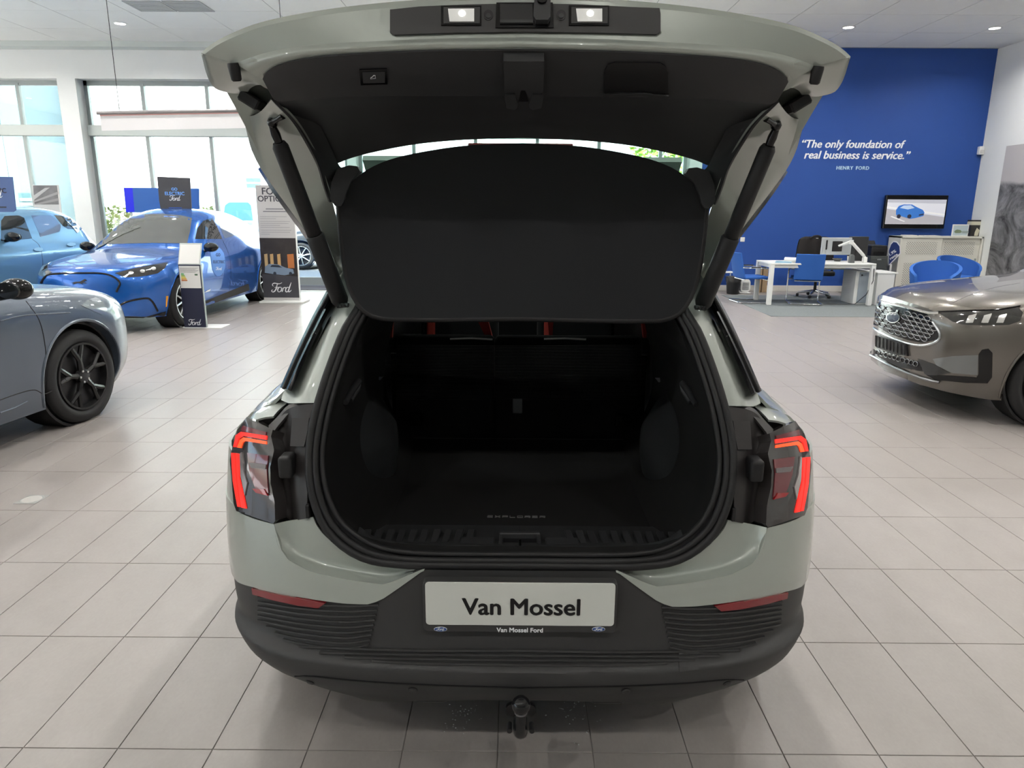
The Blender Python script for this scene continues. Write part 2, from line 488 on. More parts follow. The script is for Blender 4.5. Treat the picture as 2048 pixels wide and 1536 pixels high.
# ceiling: slab, panels hanging 6 mm below it
ceil = obj('ceiling', box(XL, XR + .3, YN, YB + .5, ZC + .006, ZC + .3), M_seam)
tag(ceil, 'white suspended ceiling of large panels', None, None, 'structure')
def panel_shape(s=1.2, g=.006): return box(g, s - g, g, s - g, ZC, ZC + .008)
pan_me = mesh('ceiling_panel', *panel_shape(), M_ceil)
rest = []
for i in range(-14, 9):
    for j in range(-20, 5):
        x, y = .93 + i * 1.2, 8.92 + j * 1.2
        if x > XR: continue
        if y > 10.0: 
            o = link('ceiling_panel', pan_me, ceil); o.location = (x, y, 0)
        else: rest.append(xf(panel_shape(), tr(x, y, 0)))
o = obj('panel_field', join(*rest), M_ceil, ceil); o['kind'] = 'stuff'

# window wall, openings cut between the white piers
ZT = atY(200, 157, YB).z
def wx(px, py=250): return atY(px, py, YB).x
xa1, xb0 = wx(113, 160), wx(150, 160)
xb1, xc0 = wx(693, 300), wx(711, 300)
wall = join(box(XL, XS, YB, YB + .4, ZT, ZC + .1), box(xa1, xb0, YB, YB + .4, -.1, ZT), box(xb1, xc0, YB, YB + .4, -.1, ZT),
            box(XL, xa1, YB, YB + .4, -.1, .06), box(xb0, wx(560), YB, YB + .4, -.1, .06), box(xc0, XS, YB, YB + .4, -.1, .06),
            box(XS - .25, XS, YB, YB + .4, -.1, ZT))
tag(obj('wall_back', wall, M_white), 'white pier and lintel wall round the big windows', None, None, 'structure')
tag(obj('wall_back_blue', box(XS, XR + .3, YB, YB + .4, -.1, ZC + .1), M_blue), 'deep blue painted end wall', None, None, 'structure')
tag(obj('wall_right', box(XR, XR + .25, YN, YB, -.1, ZC + .1), M_white), 'white side wall beside the blue wall', None, None, 'structure')
# walls out of the picture: glazed bays, open to the daylight
def bays(a0, a1, fixed, along, n):
    out = []
    def B(u0, u1, z0, z1):
        return box(u0, u1, fixed - .15, fixed + .15, z0, z1) if along == 'x' else box(fixed - .15, fixed + .15, u0, u1, z0, z1)
    out += [B(a0, a1, -.1, .25), B(a0, a1, 3.75, ZC + .1)]
    for k in range(n + 1):
        u = a0 + (a1 - a0) * k / n; out.append(B(u - .2, u + .2, .25, 3.75))
    return join(*out)
tag(obj('wall_left', bays(YN, YB, XL, 'y', 6), M_white), 'white piers between glazed bays along the side of the showroom', None, None, 'structure')
tag(obj('wall_front', box(XL, XR, YN - .15, YN + .15, -.1, ZC + .1), M_white), 'white wall closing the showroom behind the viewer', None, None, 'structure')
tag(obj('baseboard_back', box(XS, XR, YB - .015, YB, 0, .12, .003), mat('pale skirting', (.72, .70, .66), .5)), 'pale skirting along the foot of the blue wall', None, None, 'structure')
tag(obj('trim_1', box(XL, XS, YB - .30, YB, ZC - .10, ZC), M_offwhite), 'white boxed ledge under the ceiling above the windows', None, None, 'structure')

# windows
YG = YB + .30
ztr0, ztr1 = atY(200, 273, YG).z, atY(200, 251, YG).z
def window(n, x0, x1, mull, label, z0=.06, skip=None):
    w = thing('window_%d' % n, label, None, ((x0 + x1) / 2, YG, 0), kind='structure')
    fr = join(box(x0, x1, YG - .03, YG + .05, ZT - .09, ZT), box(x0, x1, YG - .03, YG + .05, z0, z0 + .09), box(x0, x0 + .07, YG - .03, YG + .05, z0, ZT), box(x1 - .07, x1, YG - .03, YG + .05, z0, ZT))
    obj('window_frame', fr, M_alu, w)
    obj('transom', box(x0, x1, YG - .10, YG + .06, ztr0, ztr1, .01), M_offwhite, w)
    xs = [x0 + .07] + mull + [x1 - .07]
    for m in mull:
        obj('mullion', join(box(m - .035, m + .035, YG - .04, YG + .05, z0, ztr0), box(m - .035, m + .035, YG - .04, YG + .05, ztr1, ZT - .05)), M_alu, w)
    for a, b in zip(xs[:-1], xs[1:]):
        for c, d in ((z0 + .09, ztr0), (ztr1, ZT - .09)):
            if skip and c < 1 and a > skip[0] - .3 and b < skip[1] + .3: continue
            obj('pane', box(a, b, YG + .005, YG + .011, c, d), M_pane, w)
    return w
gx = lambda px, py: atY(px, py, YG).x
xd0, xd1 = gx(584, 520), gx(652, 520) + 0.55
window(1, XL, xa1, [gx(40, 200)], 'tall window bay with one mullion beside the white pier')
window(2, xb0, xb1, [gx(288, 200), gx(416, 200), xd0], 'wide window bay behind the blue car and the hanging banner', skip=(xd0, xb1))
window(3, xc0, XS - .25, [gx(828, 300) + k * 1.26 for k in range(5)], 'window bay behind the open tailgate')
dr = thing('door_1', 'glazed door beside the banner stand', None, ((xd0 + xd1) / 2, YG, 0), kind='structure')
obj('door_frame', join(box(xd0 - .05, xd0 + .04, YG - .06, YG + .05, 0, ztr0), box(xd0, xb1, YG - .05, YG + .05, .03, .20), box(xb1 - .1, xb1, YG - .06, YG + .05, 0, ztr0)), M_alu, dr)
obj('pane', box(xd0 + .04, xb1 - .1, YG, YG + .008, .20, ztr0), M_pane, dr)
obj('threshold', box(xd0 - .1, xb1, YB - .35, YB + .4, 0, .012, .003), mat('dark door mat', (.16, .17, .20), .9), dr)

# outside: yard, pale hall opposite, teal hall at the side
M_yard = mat('pale paving', (.55, .54, .52), .8, var=.06, vscale=.8)
M_hall = mat('white metal cladding', (.80, .82, .82), .5, var=.02, vscale=.4)
M_teal = mat('blue grey metal cladding', (.115, .175, .20), .5)
tag(obj('yard_ground', box(-60, 60, YB + .45, 80, -.3, -.02), M_yard), 'pale paved yard outside the windows', None, None, 'structure')
tag(obj('street_ground', join(box(-60, XL - .3, -60, YB + .45, -.3, -.02), box(XL - .3, XR + .3, -60, YN - .3, -.3, -.02)), M_yard), 'pale paving round the showroom', None, None, 'structure')
hall = thing('industrial_hall', 'white metal clad hall across the yard', 'building', (0, 34, 0))
nH = 26
for k in range(nH):
    x0 = -34 + k * 2.2
    if -6 < x0 < 1.5 and False: continue
    obj('cladding_panel', box(x0 + .012, x0 + 2.188, 33.9, 34.0, 1.6, 11), M_hall, hall)
obj('plinth', box(-34, 24, 33.95, 34.1, -.02, 1.58), mat('pale plinth', (.70, .72, .70), .7), hall)
obj('hall_body', box(-34, 24, 34.0, 44, -.02, 11), mat('joint grey', (.55, .57, .58), .7), hall)  # grey body shows in the joints between the panels
for q in range(2):
    a = atY(492, 356 + 28 * q, 33.88); b = atY(522, 376 + 28 * q, 33.88)
    w_ = obj('hall_window', box(a.x, b.x, 33.84, 33.92, b.z, a.z), mat('teal window glass', (.07, .14, .15), .15), hall)
    obj('glazing_bar', box(a.x, b.x, 33.82, 33.85, (a.z + b.z) / 2 - .03, (a.z + b.z) / 2 + .03), M_wht, w_)
th = thing('teal_hall', 'blue grey clad hall with a roller door beside the white one', 'building', (-26, 30, 0))
xt1 = atY(62, 300, 31).x
for k in range(9):
    x1 = xt1 - k * 1.1
    obj('cladding_panel', box(x1 - 1.09, x1 - .01, 31.0, 31.1, 0, 9), M_teal, th)
obj('hall_body', box(xt1 - 10, xt1 - .02, 31.1, 33.8, -.02, 9), M_teal, th)
a, b = atY(36, 386, 30.9), atY(80, 440, 30.9)
rd = obj('roller_door', box(a.x, b.x, 30.9, 31.0, 0, a.z), mat('teal roller door', (.035, .085, .095), .5), th)
for k in range(10):
    z = .15 + k * (a.z - .3) / 10
    obj('roller_slat', box(a.x + .05, b.x - .05, 30.87, 30.9, z, z + (a.z - .3) / 14), mat('pale slat', (.14, .20, .21), .5), rd)
def leafclump(c, r, n, size, seed):
    rnd = random.Random(seed); V, Fc = [], []
    for _ in range(n):
        while True:
            p = Vector((rnd.uniform(-1, 1), rnd.uniform(-1, 1), rnd.uniform(-1, 1)))
            if .35 < p.length < 1: break
        q = Vector(c) + Vector((p.x * r[0], p.y * r[1], p.z * r[2])); a = Vector((rnd.uniform(-1, 1), rnd.uniform(-1, 1), rnd.uniform(-.6, .6))).normalized(); b = a.orthogonal().normalized()
        s = size * rnd.uniform(.6, 1.2); n0 = len(V)
        V += [tuple(q - a * s), tuple(q + b * s * .45), tuple(q + a * s), tuple(q - b * s * .45)]; Fc.append((n0, n0 + 1, n0 + 2, n0 + 3))
    return V, Fc
M_leaf = mat('yellow green leaf', (.30, .45, .06), .6, var=.3, vscale=3)
p = atY(1362, 314, 24)
t_ = thing('yard_tree', 'green leafy tree in the yard seen through the rear window', 'tree', (p.x + .3, 24, 0))
obj('crown', leafclump((p.x + .3, 24, p.z + .3), (1.9, 1.6, 1.7), 1500, .16, 3), M_leaf, t_); obj('trunk', tube([(p.x + .3, 24, -.02), (p.x + .35, 24, 1.2), (p.x + .3, 24, p.z)], [.14, .11, .05]), mat('bark', (.12, .09, .06), .9), t_)
for px, py, s, lb in ((233, 432, .42, 'low yellow green shrub outside beyond the blue car roof'), (409, 432, .30, 'small yellow green shrub outside beside the blue board')):
    p = atY(px, py, 18); 
    t_ = thing('yard_shrub', lb, 'shrub', (p.x, 18, -.02)); obj('foliage', leafclump((p.x, 18, p.z - .45), (.5, .4, .75), 700, .07, int(px)), mat('pale shrub leaf', (.42, .45, .12), .6, var=.4, vscale=6), t_)
    obj('stem', tube([(p.x, 18, -.02), (p.x, 18, p.z - .4)], .03), MATS['bark'], t_)

# ceiling downlights, one real lamp in each
M_lens = mat('downlight lens', (.9, .9, .85), .4, emit=(1, .95, .85), es=14)
ring_me = mesh('ring', *lathe([(.085, 0), (.115, 0), (.118, -.006), (.09, -.010), (.085, 0)], 24), M_wht, .6)
lens_me = mesh('lens', *lathe([(0.0, -.003), (.05, -.0035), (.085, -.002)], 20), M_lens)
lamp_d = bpy.data.lights.new('downlight_beam', 'AREA'); lamp_d.shape = 'DISK'; lamp_d.size = .17; lamp_d.energy = 34; lamp_d.color = (1.0, .965, .92); lamp_d.spread = math.radians(150)
names = {(0, 1): 0}
for i in range(10):
    for j in (0, 1, 2, 3, 4, 6):
        x, y = 5.68 + (i - 8) * 2.5, 13.35 - j * 2.5
        if x > XR - .3: continue
        lb = 'round recessed downlight of the ceiling grid out of the picture'
        if j == 0: lb = {8: 'round recessed downlight above the edge of the blue wall', 9: 'round recessed downlight above the corner by the white wall', 3: 'round recessed downlight above the windows beside the thin cable'}.get(i, 'round recessed downlight hidden behind the open tailgate' if i in (4, 5, 6, 7) else lb)
        t_ = thing('ceiling_downlight', lb, 'downlight', (x, y, ZC), group='ceiling downlights')
        link('ring', ring_me, t_, False); link('lens', lens_me, t_, False)
        l = bpy.data.objects.new('downlight_beam', lamp_d); COL.objects.link(l); l.parent = t_; l.location = (0, 0, -.014)
# ceiling grilles
M_vent = mat('grey ceiling grille', (.42, .43, .42), .6)
for q, lb in enumerate(('grey square ceiling grille nearer the window pier', 'grey square ceiling grille nearer the tailgate')):
    x0, y0, g = [-6.04, -5.43][q], 11.95, .58
    v = thing('ceiling_vent', lb, 'vent', (x0 + g / 2, y0 + g / 2, ZC), group='ceiling grilles')
    obj('vent_frame', join(box(x0, x0 + g, y0, y0 + .03, ZC - .012, ZC), box(x0, x0 + g, y0 + g - .03, y0 + g, ZC - .012, ZC), box(x0, x0 + .03, y0 + .03, y0 + g - .03, ZC - .012, ZC), box(x0 + g - .03, x0 + g, y0 + .03, y0 + g - .03, ZC - .012, ZC)), M_vent, v)
    for k in range(10):
        y = y0 + .04 + k * .052; obj('vent_slat', box(x0 + .03, x0 + g - .03, y, y + .036, ZC - .010, ZC - .002), M_vent, v)
# ================================================================ the grey green car with the open tailgate
M_paint = paint('grey green car paint', (.37, .405, .365), .15, .33)
M_rub = mat('black rubber', (.010, .010, .011), .55)
M_plast = mat('grained black bumper plastic', (.038, .038, .038), .52, bump=.12, bscale=900)
M_trim = mat('black trim plastic', (.030, .031, .033), .5, bump=.08, bscale=700)
M_gut = mat('dark brown black plastic', (.030, .027, .027), .42)
M_gloss = mat('gloss black', (.006, .006, .007), .12)
M_felt = mat('black boot felt', (.003, .0032, .0036), .95)
M_red = mat('red lamp glass', (.35, .008, .012), .15, coat=1)
M_redlit = mat('lit red light guide', (.8, .02, .015), .3, emit=(1.0, .03, .02), es=.85)
M_orlit = mat('lit orange red light guide', (.9, .06, .02), .3, emit=(1.0, .09, .02), es=1.1)
M_smoke = mat('smoked lamp glass', (.045, .040, .040), .1, coat=1)
M_reddark = mat('dim red lens', (.16, .022, .03), .15, coat=1)
M_plate = mat('white plate', (.62, .64, .60), .3)
M_ink = mat('black ink', (.006, .006, .007), .4)
M_inkblue = mat('badge blue', (.02, .07, .28), .3)

XC = atY(1040, 1213, 1.745).x
car = thing('grey_green_suv', 'grey green SUV with its tailgate open facing the viewer', 'car', (XC, 3.9, 0))
def mir(VF): return [(2 * XC - x, y, z) for x, y, z in VF[0]], [f[::-1] for f in VF[1]]
def mirp(P): return [Vector((2 * XC - p[0], p[1], p[2])) for p in P]
def both(name, VF, m, parent=car, smooth=.6, label=None):
    return obj(name, VF, m, parent, smooth, label=label), obj(name, mir(VF), m, parent, smooth, label=label)

# master surface 1: the outer skin of the tail, curved in plan and in side view
_pl = cat([(0, 0), (.3, .008), (.52, .030), (.67, .065), (.79, .125), (.875, .21), (.922, .31), (.940, .43), (.944, .6), (.944, .9)], 60)
_bz = cat([(.13, 1.87), (.24, 1.79), (.30, 1.755), (.36, 1.722), (.422, 1.712), (.434, 1.726), (.448, 1.754), (.50, 1.763), (.60, 1.772), (.70, 1.785), (.80, 1.805), (.95, 1.845), (1.05, 1.89), (1.16, 1.96)], 160)
_wz = [(.14, .64), (.215, .71), (.25, .78), (.285, .87), (.32, .925), (.36, .955), (.42, .977), (.50, .99), (.60, 1.0), (.80, 1.005), (.95, 1.0), (1.05, .985), (1.16, .94)]
def s1(s, Z):
    """s: index 0..59 along the plan curve (float), left side"""
    x = np.interp(s, np.arange(60), _pl[:, 0]); o = np.interp(s, np.arange(60), _pl[:, 1])
    return (XC - x * np.interp(Z, *zip(*_wz)), np.interp(Z, _bz[:, 0], _bz[:, 1]) + o, Z)
def s_of(px, py):
    loc, n = hit(px, py, B1, 2.2)
    Z = loc.z; x = (XC - loc.x) / np.interp(Z, *zip(*_wz)); return float(np.interp(x, _pl[:, 0], np.arange(60) + np.arange(60) * 1e-6)), Z
Z1 = np.linspace(.14, 1.16, 90)
_G = np.array([[s1(s, z) for s in range(60)] for z in Z1]); _Gr = _G.copy(); _Gr[:, :, 0] = 2 * XC - _Gr[:, :, 0]
B1 = bvh_of(grid(np.concatenate([_G[:, ::-1], _Gr[:, 1:]], 1)))
def s1n(s, Z, off):
    a, b = Vector(s1(max(s - .4, 0), Z)), Vector(s1(min(s + .4, 59), Z)); p = Vector(s1(s, Z)); t = (b - a).normalized()
    n = Vector((t.y, -t.x, 0)); n = n if n.y < 0 or n.x < 0 else -n
    return tuple(p + n.normalized() * off)
def region(lo, hi, nu, nv, off=0.0, depth=.012, s0=None, s1_=None, ext=True):
    """part of the skin between two photograph lines (given left to right, left half)"""
    def fn(pts):
        q = sorted(s_of(*p) for p in pts); return [a for a, b in q], [b for a, b in q]
    l, h = fn(lo), fn(hi)
    a = min(min(l[0]), min(h[0])) if s0 is None else s0; b = 59 if s1_ is None else s1_
    A = []
    for t in np.linspace(0, 1, nv):
        r = []
        for s in np.linspace(a, b, nu):
            z0, z1 = np.interp(s, *l), np.interp(s, *h); r.append(s1n(s, z0 + (z1 - z0) * t, off))
        A.append(r)
    return thick(grid(np.array(A)), depth, (XC, -2, .8))
# master 2: the plane of the boot opening
_b2 = [(.60, 1.79), (.70, 1.80), (.90, 1.84), (1.1, 1.92), (1.3, 2.03), (1.45, 2.15), (1.58, 2.33)]
def at2(px, py, dy=0.0):
    Y = 1.9
    for _ in range(12):
        p = atY(px, py, Y); Y = float(np.interp(p.z, *zip(*_b2))) + .05 * ((p.x - XC) / .6) ** 2 + dy
    return atY(px, py, Y)

# bumper: black shell, full width
PB = [(478, 1162), (508, 1172), (600, 1192), (690, 1205), (735, 1207), (762, 1199), (800, 1173), (850, 1137)]
_pb = sorted(s_of(*p) for p in PB); _pb = [a for a, b in _pb], [b + .012 for a, b in _pb]
def zrange(s):
    x = np.interp(s, np.arange(60), _pl[:, 0]); return .308 - .085 * min(x / .65, 1.15) ** 2, min(.712, np.interp(s, *_pb))
A = np.array([[s1(s, zrange(s)[0] + (zrange(s)[1] - zrange(s)[0]) * t) for s in np.linspace(0, 59, 60)] for t in np.linspace(0, 1, 46)])
A2 = A[:, ::-1].copy(); Ar = A.copy(); Ar[:, :, 0] = 2 * XC - Ar[:, :, 0]
bump = obj('rear_bumper', thick(grid(np.concatenate([A2, Ar[:, 1:]], 1)), .01, (XC, -2, .8)), M_plast, car, .7, label='black plastic lower bumper')
skirt = rows([[(XC + x, 1.76 + .09 * (x / .7) ** 2 + d, z - .05 * (x / .6) ** 2) for x in np.linspace(-.5, .5, 13)] for d, z in ((.0, .33), (.015, .312), (.06, .300), (.25, .285))], 40)
obj('skid_skirt', thick(skirt, .008, (XC, -2, .2)), M_plast, car, .6)
for sx in (-1, 1):
    obj('diffuser_fin', prism([(XC + sx * .255 - .06, .31), (XC + sx * .255 + .06, .31), (XC + sx * .255 + .045, .275), (XC + sx * .255 - .045, .275)], 1.775, 1.95, 'y', .006), M_plast, car)
# ribs
def rib(pts, mirrored=True, w=.0075, h=.007, n=22):
    P = line_on(pts, B1, .0, n, 2.2); V = ridge(P, w, h, (0, -1, .25))
    obj('rib', V, M_plast, bump); 
    if mirrored: obj('rib', mir(V), M_plast, bump)
for k in range(9):
    l = (516 + max(0, k - 5) * 17, 1194 + 9.2 * k + max(0, k - 5) * 3.5)
    rib([l, (600, 1206 + 10.0 * k), (690, 1211 + 10.6 * k), (757 - 2.2 * k, 1209 + 9.9 * k)])
for k in range(4):
    l0 = [(600, 1292), (640, 1304), (690, 1313), (745, 1320)][k]
    P = line_on([l0, (820, 1298 + 9.0 * k + (3 - k) * .5), (1040, 1300 + 9.5 * k)], B1, 0, 20, 2.2)
    P = P + mirp(P)[::-1][1:]
    obj('rib', ridge(P, .0085, .008, (0, -1, .3)), M_plast, bump)
# lower band crease, tow eye cover, sensors
crease = line_on([(590, 1352), (622, 1352), (712, 1361), (846, 1369), (1040, 1375)], B1, .001, 24, 2.2); crease += mirp(crease)[::-1][1:]
obj('bumper_seam', ridge(crease, .004, .0025, (0, -1, 0)), M_ink, bump)
te = shell([(1357, 1306), (1397, 1303), (1396, 1338), (1358, 1343)], B1, .004, .008, 8)
obj('tow_eye_cover', te, M_plast, bump, .5)
for px, py in ((621, 1364), (826, 1379), (1252, 1381), (1454, 1366)):
    loc, n = hit(px, py, B1, 2.2); R = n.to_track_quat('Z', 'Y').to_matrix().to_4x4()
    s_ = obj('parking_sensor', xf(lathe([(.0115, -.004), (.0115, .003), (.009, .005), (0, .0055)], 20), tr(*loc) @ R), M_plast, bump, .6)
    obj('sensor_ring', xf(lathe([(.0115, -.001), (.0135, .001), (.0135, .0025), (.0115, .003)], 20), tr(*loc) @ R), M_ink, s_)
# painted corners of the bumper and quarter panels
PB = [(478, 1162), (508, 1172), (600, 1192), (690, 1205), (735, 1207), (762, 1199), (800, 1173), (850, 1137)]
CR = [(470, 1007), (480, 1022), (552, 1047), (557, 1085), (577, 1117), (622, 1141), (700, 1158), (770, 1167), (810, 1152), (848, 1136)]
loZ = [(466, 1150)] + PB
both('bumper_corner', region(PB, CR, 60, 14, .006, .012), M_paint, smooth=.9)
c3 = line_on(CR[2:], B1, .006, 26, 2.2)
r1 = [at2(*p, dy=.012) for p in [(575, 1042), (581, 1078), (600, 1106), (650, 1129), (715, 1143), (780, 1150), (849, 1135)]]
r2 = [at2(*p, dy=.006) for p in [(626, 1034), (636, 1055), (658, 1079), (697, 1103), (742, 1120), (795, 1128), (850, 1131)]]
both('bumper_ledge', thick(rows([c3, r1, r2], 30, 12), .006, CAMPOS), M_paint, smooth=1.2)
# reflectors
both('reflector', shell([(509, 1174), (560, 1186), (654, 1203), (640, 1213), (600, 1208), (550, 1197), (511, 1186)], B1, .011, .016, 9, 2.2), mat('red reflector', (.22, .014, .02), .2, coat=1))
# tail lamps
LAMP = [(499, 836), (481, 861), (473, 885), (466.5, 921), (470.5, 966), (473.5, 1006), (479, 1021), (551, 1046), (555, 1040), (554, 1004), (546, 966), (545, 934), (553, 901), (547, 874), (550, 861), (535, 853), (512, 843)]
for side in (0, 1):
    f = (lambda VF: VF) if not side else mir
    lp = obj('tail_lamp', f(shell(LAMP, B1, .010, .05, 8, 2.2)), M_smoke, car, .7, label='lit red tail lamp in smoked glass')
    def strip(pts, m, nm='light_guide', o=.0135): obj(nm, f(shell(pts, B1, o, .006, 6, 2.2)), m, lp, .8)
    strip([(475, 895), (480, 872), (490, 865), (540, 873), (539, 881), (493, 873), (486, 878), (481, 895)], M_redlit)
    strip([(482.5, 896), (488, 881), (495, 876), (539, 884), (539, 889.5), (497, 883), (493, 886), (489, 897)], M_orlit)
    strip([(489, 862), (494, 853), (539, 866), (538, 872), (492, 864)], M_reddark, 'red_lens')
    strip([(471, 906), (478, 906.5), (481, 960), (489, 1013), (483, 1012), (474, 960)], M_redlit)
    strip([(479.5, 906.5), (486, 908), (487, 955), (500, 1016), (490.5, 1014), (482.5, 960)], M_redlit)
    strip([(491, 905), (494, 940), (502, 965), (497, 990), (489, 950), (487.5, 908)], mat('lamp reflector silver', (.55, .5, .5), .2, metal=.7), 'lamp_reflector')
    strip([(502, 906), (543, 912), (540, 940), (543, 985), (517, 975), (506, 940)], M_reddark, 'red_lens')
    strip([(507, 925), (540, 929), (539, 938), (511, 935)], mat('pale lens row', (.22, .19, .19), .3), 'clear_lens', .0165)
    strip([(514, 976), (536, 977), (543, 990), (520, 984)], M_red, 'red_lens', .0165)
_q = sorted((z, s_ - .6) for s_, z in (s_of(*p) for p in [(483, 861), (476, 885), (470, 921), (473, 966), (476, 1006)]))
_qg = np.array([[s1n(np.interp(z, [a for a, b in _q], [b for a, b in _q]) + (59 - np.interp(z, [a for a, b in _q], [b for a, b in _q])) * t, z, .003) for t in np.linspace(0, 1, 16)] for z in np.linspace(.76, .945, 12)])
both('quarter_panel', thick(grid(_qg), .008, (XC - 4, 0, .9)), M_paint, smooth=.9)
# dark gutter between lamp and opening
for side in (0, 1):
    f = (lambda VF: VF) if not side else mir
    o_ = [hit(*p, B1, 2.2)[0] + Vector((0, .045, 0)) for p in [(548, 855), (547, 875), (552, 901), (545, 940), (548, 985), (554, 1020), (556, 1043)]]
    m_ = [at2(*p, dy=.045) for p in [(566, 826), (572, 868), (575, 905), (572, 945), (578, 985), (582, 1020), (584, 1042)]]
    n_ = [at2(*p, dy=.012) for p in [(592, 812), (594, 860), (592, 900), (590, 945), (591, 985), (594, 1020), (596, 1040)]]
    i_ = [at2(*p) for p in [(642, 806), (634, 850), (624, 900), (618, 950), (615, 985), (614, 1015), (613, 1037)]]
    gt = obj('gutter_panel', f(thick(rows([o_, m_, n_, i_], 24, 16), .006, CAMPOS)), M_gut, car, 1.0, label='dark plastic panel between lamp and opening')
    u0 = [at2(*p, dy=.06) for p in [(535, 853), (556, 832), (574, 812), (592, 806), (643, 801)]]
    u1 = [at2(*p, dy=.03) for p in [(548, 862), (566, 840), (580, 825), (600, 822), (640, 822)]]
    obj('gutter_lip', f(thick(rows([u0, u1], 16, 4), .006, CAMPOS)), M_gut, gt, .8)
    c = at2(575, 930, dy=-.01); obj('rubber_stop', f(xf(box(-.019, .019, -.03, .03, -.032, .032, .011, 3), tr(*c))), M_rub, gt, .7)
    c = at2(616, 1022, dy=-.004); obj('drain_clip', f(xf(box(-.006, .006, -.008, .008, -.02, .02, .002), tr(*c))), M_rub, gt)
    obj('cover_plate', f(thick(rows([[at2(*p, dy=.002) for p in [(584, 836), (582, 866), (580, 892)]], [at2(*p, dy=-.006) for p in [(618, 836), (614, 866), (608, 893)]]], 6, 4), .004, CAMPOS)), M_gut, gt, .5)
# D pillars, shoulders, window trims
o_ = [atY(px, py, y) for px, py, y in [(562, 800, 2.12), (570, 776, 2.16), (598, 712, 2.22), (632, 640, 2.28), (662, 578, 2.34), (700, 520, 2.44)]]
q_ = [atY(px, py, y) for px, py, y in [(578, 806, 2.06), (592, 782, 2.10), (618, 716, 2.165), (648, 646, 2.225), (676, 590, 2.28), (715, 535, 2.38)]]
m_ = [at2(px, py, .04) for px, py in [(600, 806), (612, 776), (636, 722), (662, 656), (690, 605), (725, 560)]]
i_ = [at2(px, py) for px, py in [(641, 806), (648, 776), (662, 726), (684, 670), (706, 628), (745, 585)]]
both('rear_pillar', thick(rows([o_, q_, m_, i_], 26, 22), .006, CAMPOS), M_paint, smooth=1.3, label='painted rear pillar gutter')
w0 = [atY(px, py, y) for px, py, y in [(560, 775, 2.15), (589, 709, 2.21), (623, 636, 2.27), (656, 576, 2.33)]]
w1 = [atY(px, py, y) for px, py, y in [(575, 779, 2.06), (604, 715, 2.12), (638, 645, 2.175), (669, 586, 2.23)]]
both('window_trim', thick(rows([w0, w1], 20, 4), .012, CAMPOS), M_gloss, smooth=.8)
wr = [(a * .5 + b * .5) for a, b in zip([Vector(p) for p in w0], [Vector(p) for p in w1])]
both('trim_bead', tube([tuple(Vector(p) + Vector((0, -.006, 0))) for p in cat(wr, 14)], .005, 6), M_rub)
def shd(y):
    t = [(1.98, [(.81, .99), (.785, 1.03), (.765, 1.042), (.745, 1.045)]), (2.10, [(.865, .97), (.83, 1.035), (.785, 1.055), (.74, 1.062)]), (2.25, [(.91, .95), (.865, 1.03), (.79, 1.064), (.715, 1.078)]), (2.5, [(.93, .93), (.885, 1.03), (.79, 1.07), (.72, 1.085)]), (3.0, [(.934, .92), (.885, 1.03), (.795, 1.075), (.73, 1.09)])]
    return [(XC - np.interp(y, [a for a, b in t], [b[k][0] for a, b in t]), y, np.interp(y, [a for a, b in t], [b[k][1] for a, b in t])) for k in range(4)]
both('shoulder', thick(rows([shd(y) for y in (2.05, 2.07, 2.10, 2.17, 2.25, 2.35, 2.5, 2.75, 3.0)], 14, 30), .006, CAMPOS + Vector((-2, 0, 3))), M_paint, smooth=1.2)
# seal round the opening
SO = [(1040, 1131), (850, 1130), (790, 1127), (735, 1118), (690, 1095), (653, 1058), (631, 1010), (620, 960), (619, 905), (626, 850), (643, 785), (668, 712), (692, 655), (712, 625)]
SI = [(1040, 1109), (860, 1107), (795, 1102), (752, 1092), (712, 1070), (676, 1035), (655, 990), (646, 945), (645, 900), (652, 850), (667, 785), (690, 715), (712, 660), (730, 628)]
top = [Vector((XC - .44, 2.20, 1.47)), Vector((XC - .36, 2.28, 1.535)), Vector((XC, 2.33, 1.57))]
def loop(px, dy, top_d=0.0):
    L = [at2(*p, dy=dy) for p in px] + [t + Vector((top_d, dy, -top_d * .6)) for t in top[:2]] + [top[2] + Vector((0, dy, -top_d * .6))]
    L[0].x = XC; L[-1].x = XC
    P = [Vector(p) for p in cat(L, 60)]; return P + mirp(P)[::-1][1:-1]
lo_, li_ = loop(SO, -.012), loop(SI, -.004, .03)
mid = [a * .5 + b * .5 + Vector((0, -.004, 0)) for a, b in zip(lo_, li_)]
seal = obj('door_seal', join(tube(lo_, .013, 10, True), tube(mid, .0095, 8, True), tube(li_, .008, 8, True)), M_rub, car, 1.0, label='black rubber seal round the boot opening')
web = np.array([[tuple(p + Vector((0, .008, 0))) for p in L] for L in (lo_, li_)]); obj('seal_web', grid(web, wrap=True), M_rub, seal)
# boot liner behind the seal
def ring(P, Y=None, sx=1.0, z0=None, dx=0):
    out = []
    for p in P:
        x = XC + (p.x - XC) * sx; z = p.z
        if z0 is not None: z = z0 + (z - .735) * (1.57 - z0) / (1.57 - .735)
        out.append((x, p.y if Y is None else Y + .15 * (z - .7), z))
    return out
liner = np.array([ring(li_), [(x, y + .05, z) for x, y, z in ring(li_, None, 1.03)], ring(li_, 2.02, 1.0, .645), ring(li_, 2.5, .97, .64), ring(li_, 2.8, 1.02, .64), ring(li_, 3.12, 1.08, .64)])
obj('boot_liner', thick(grid(liner, wrap=True), .004, (XC, 2.5, 1.0)), M_felt, car, 1.0, label='black boot side lining')
FZ = .665
fm = [atZ(*p, FZ) for p in [(776, 876), (708, 1052), (714, 1062), (800, 1064), (870, 1072), (1040, 1078)]]
fm[-1].x = XC; fmr = mirp(fm)[::-1][1:]
poly = [(p.x, p.y) for p in fm + fmr]
bmat = obj('boot_mat', prism(poly, FZ - .012, FZ), M_felt, car, label='black boot mat')
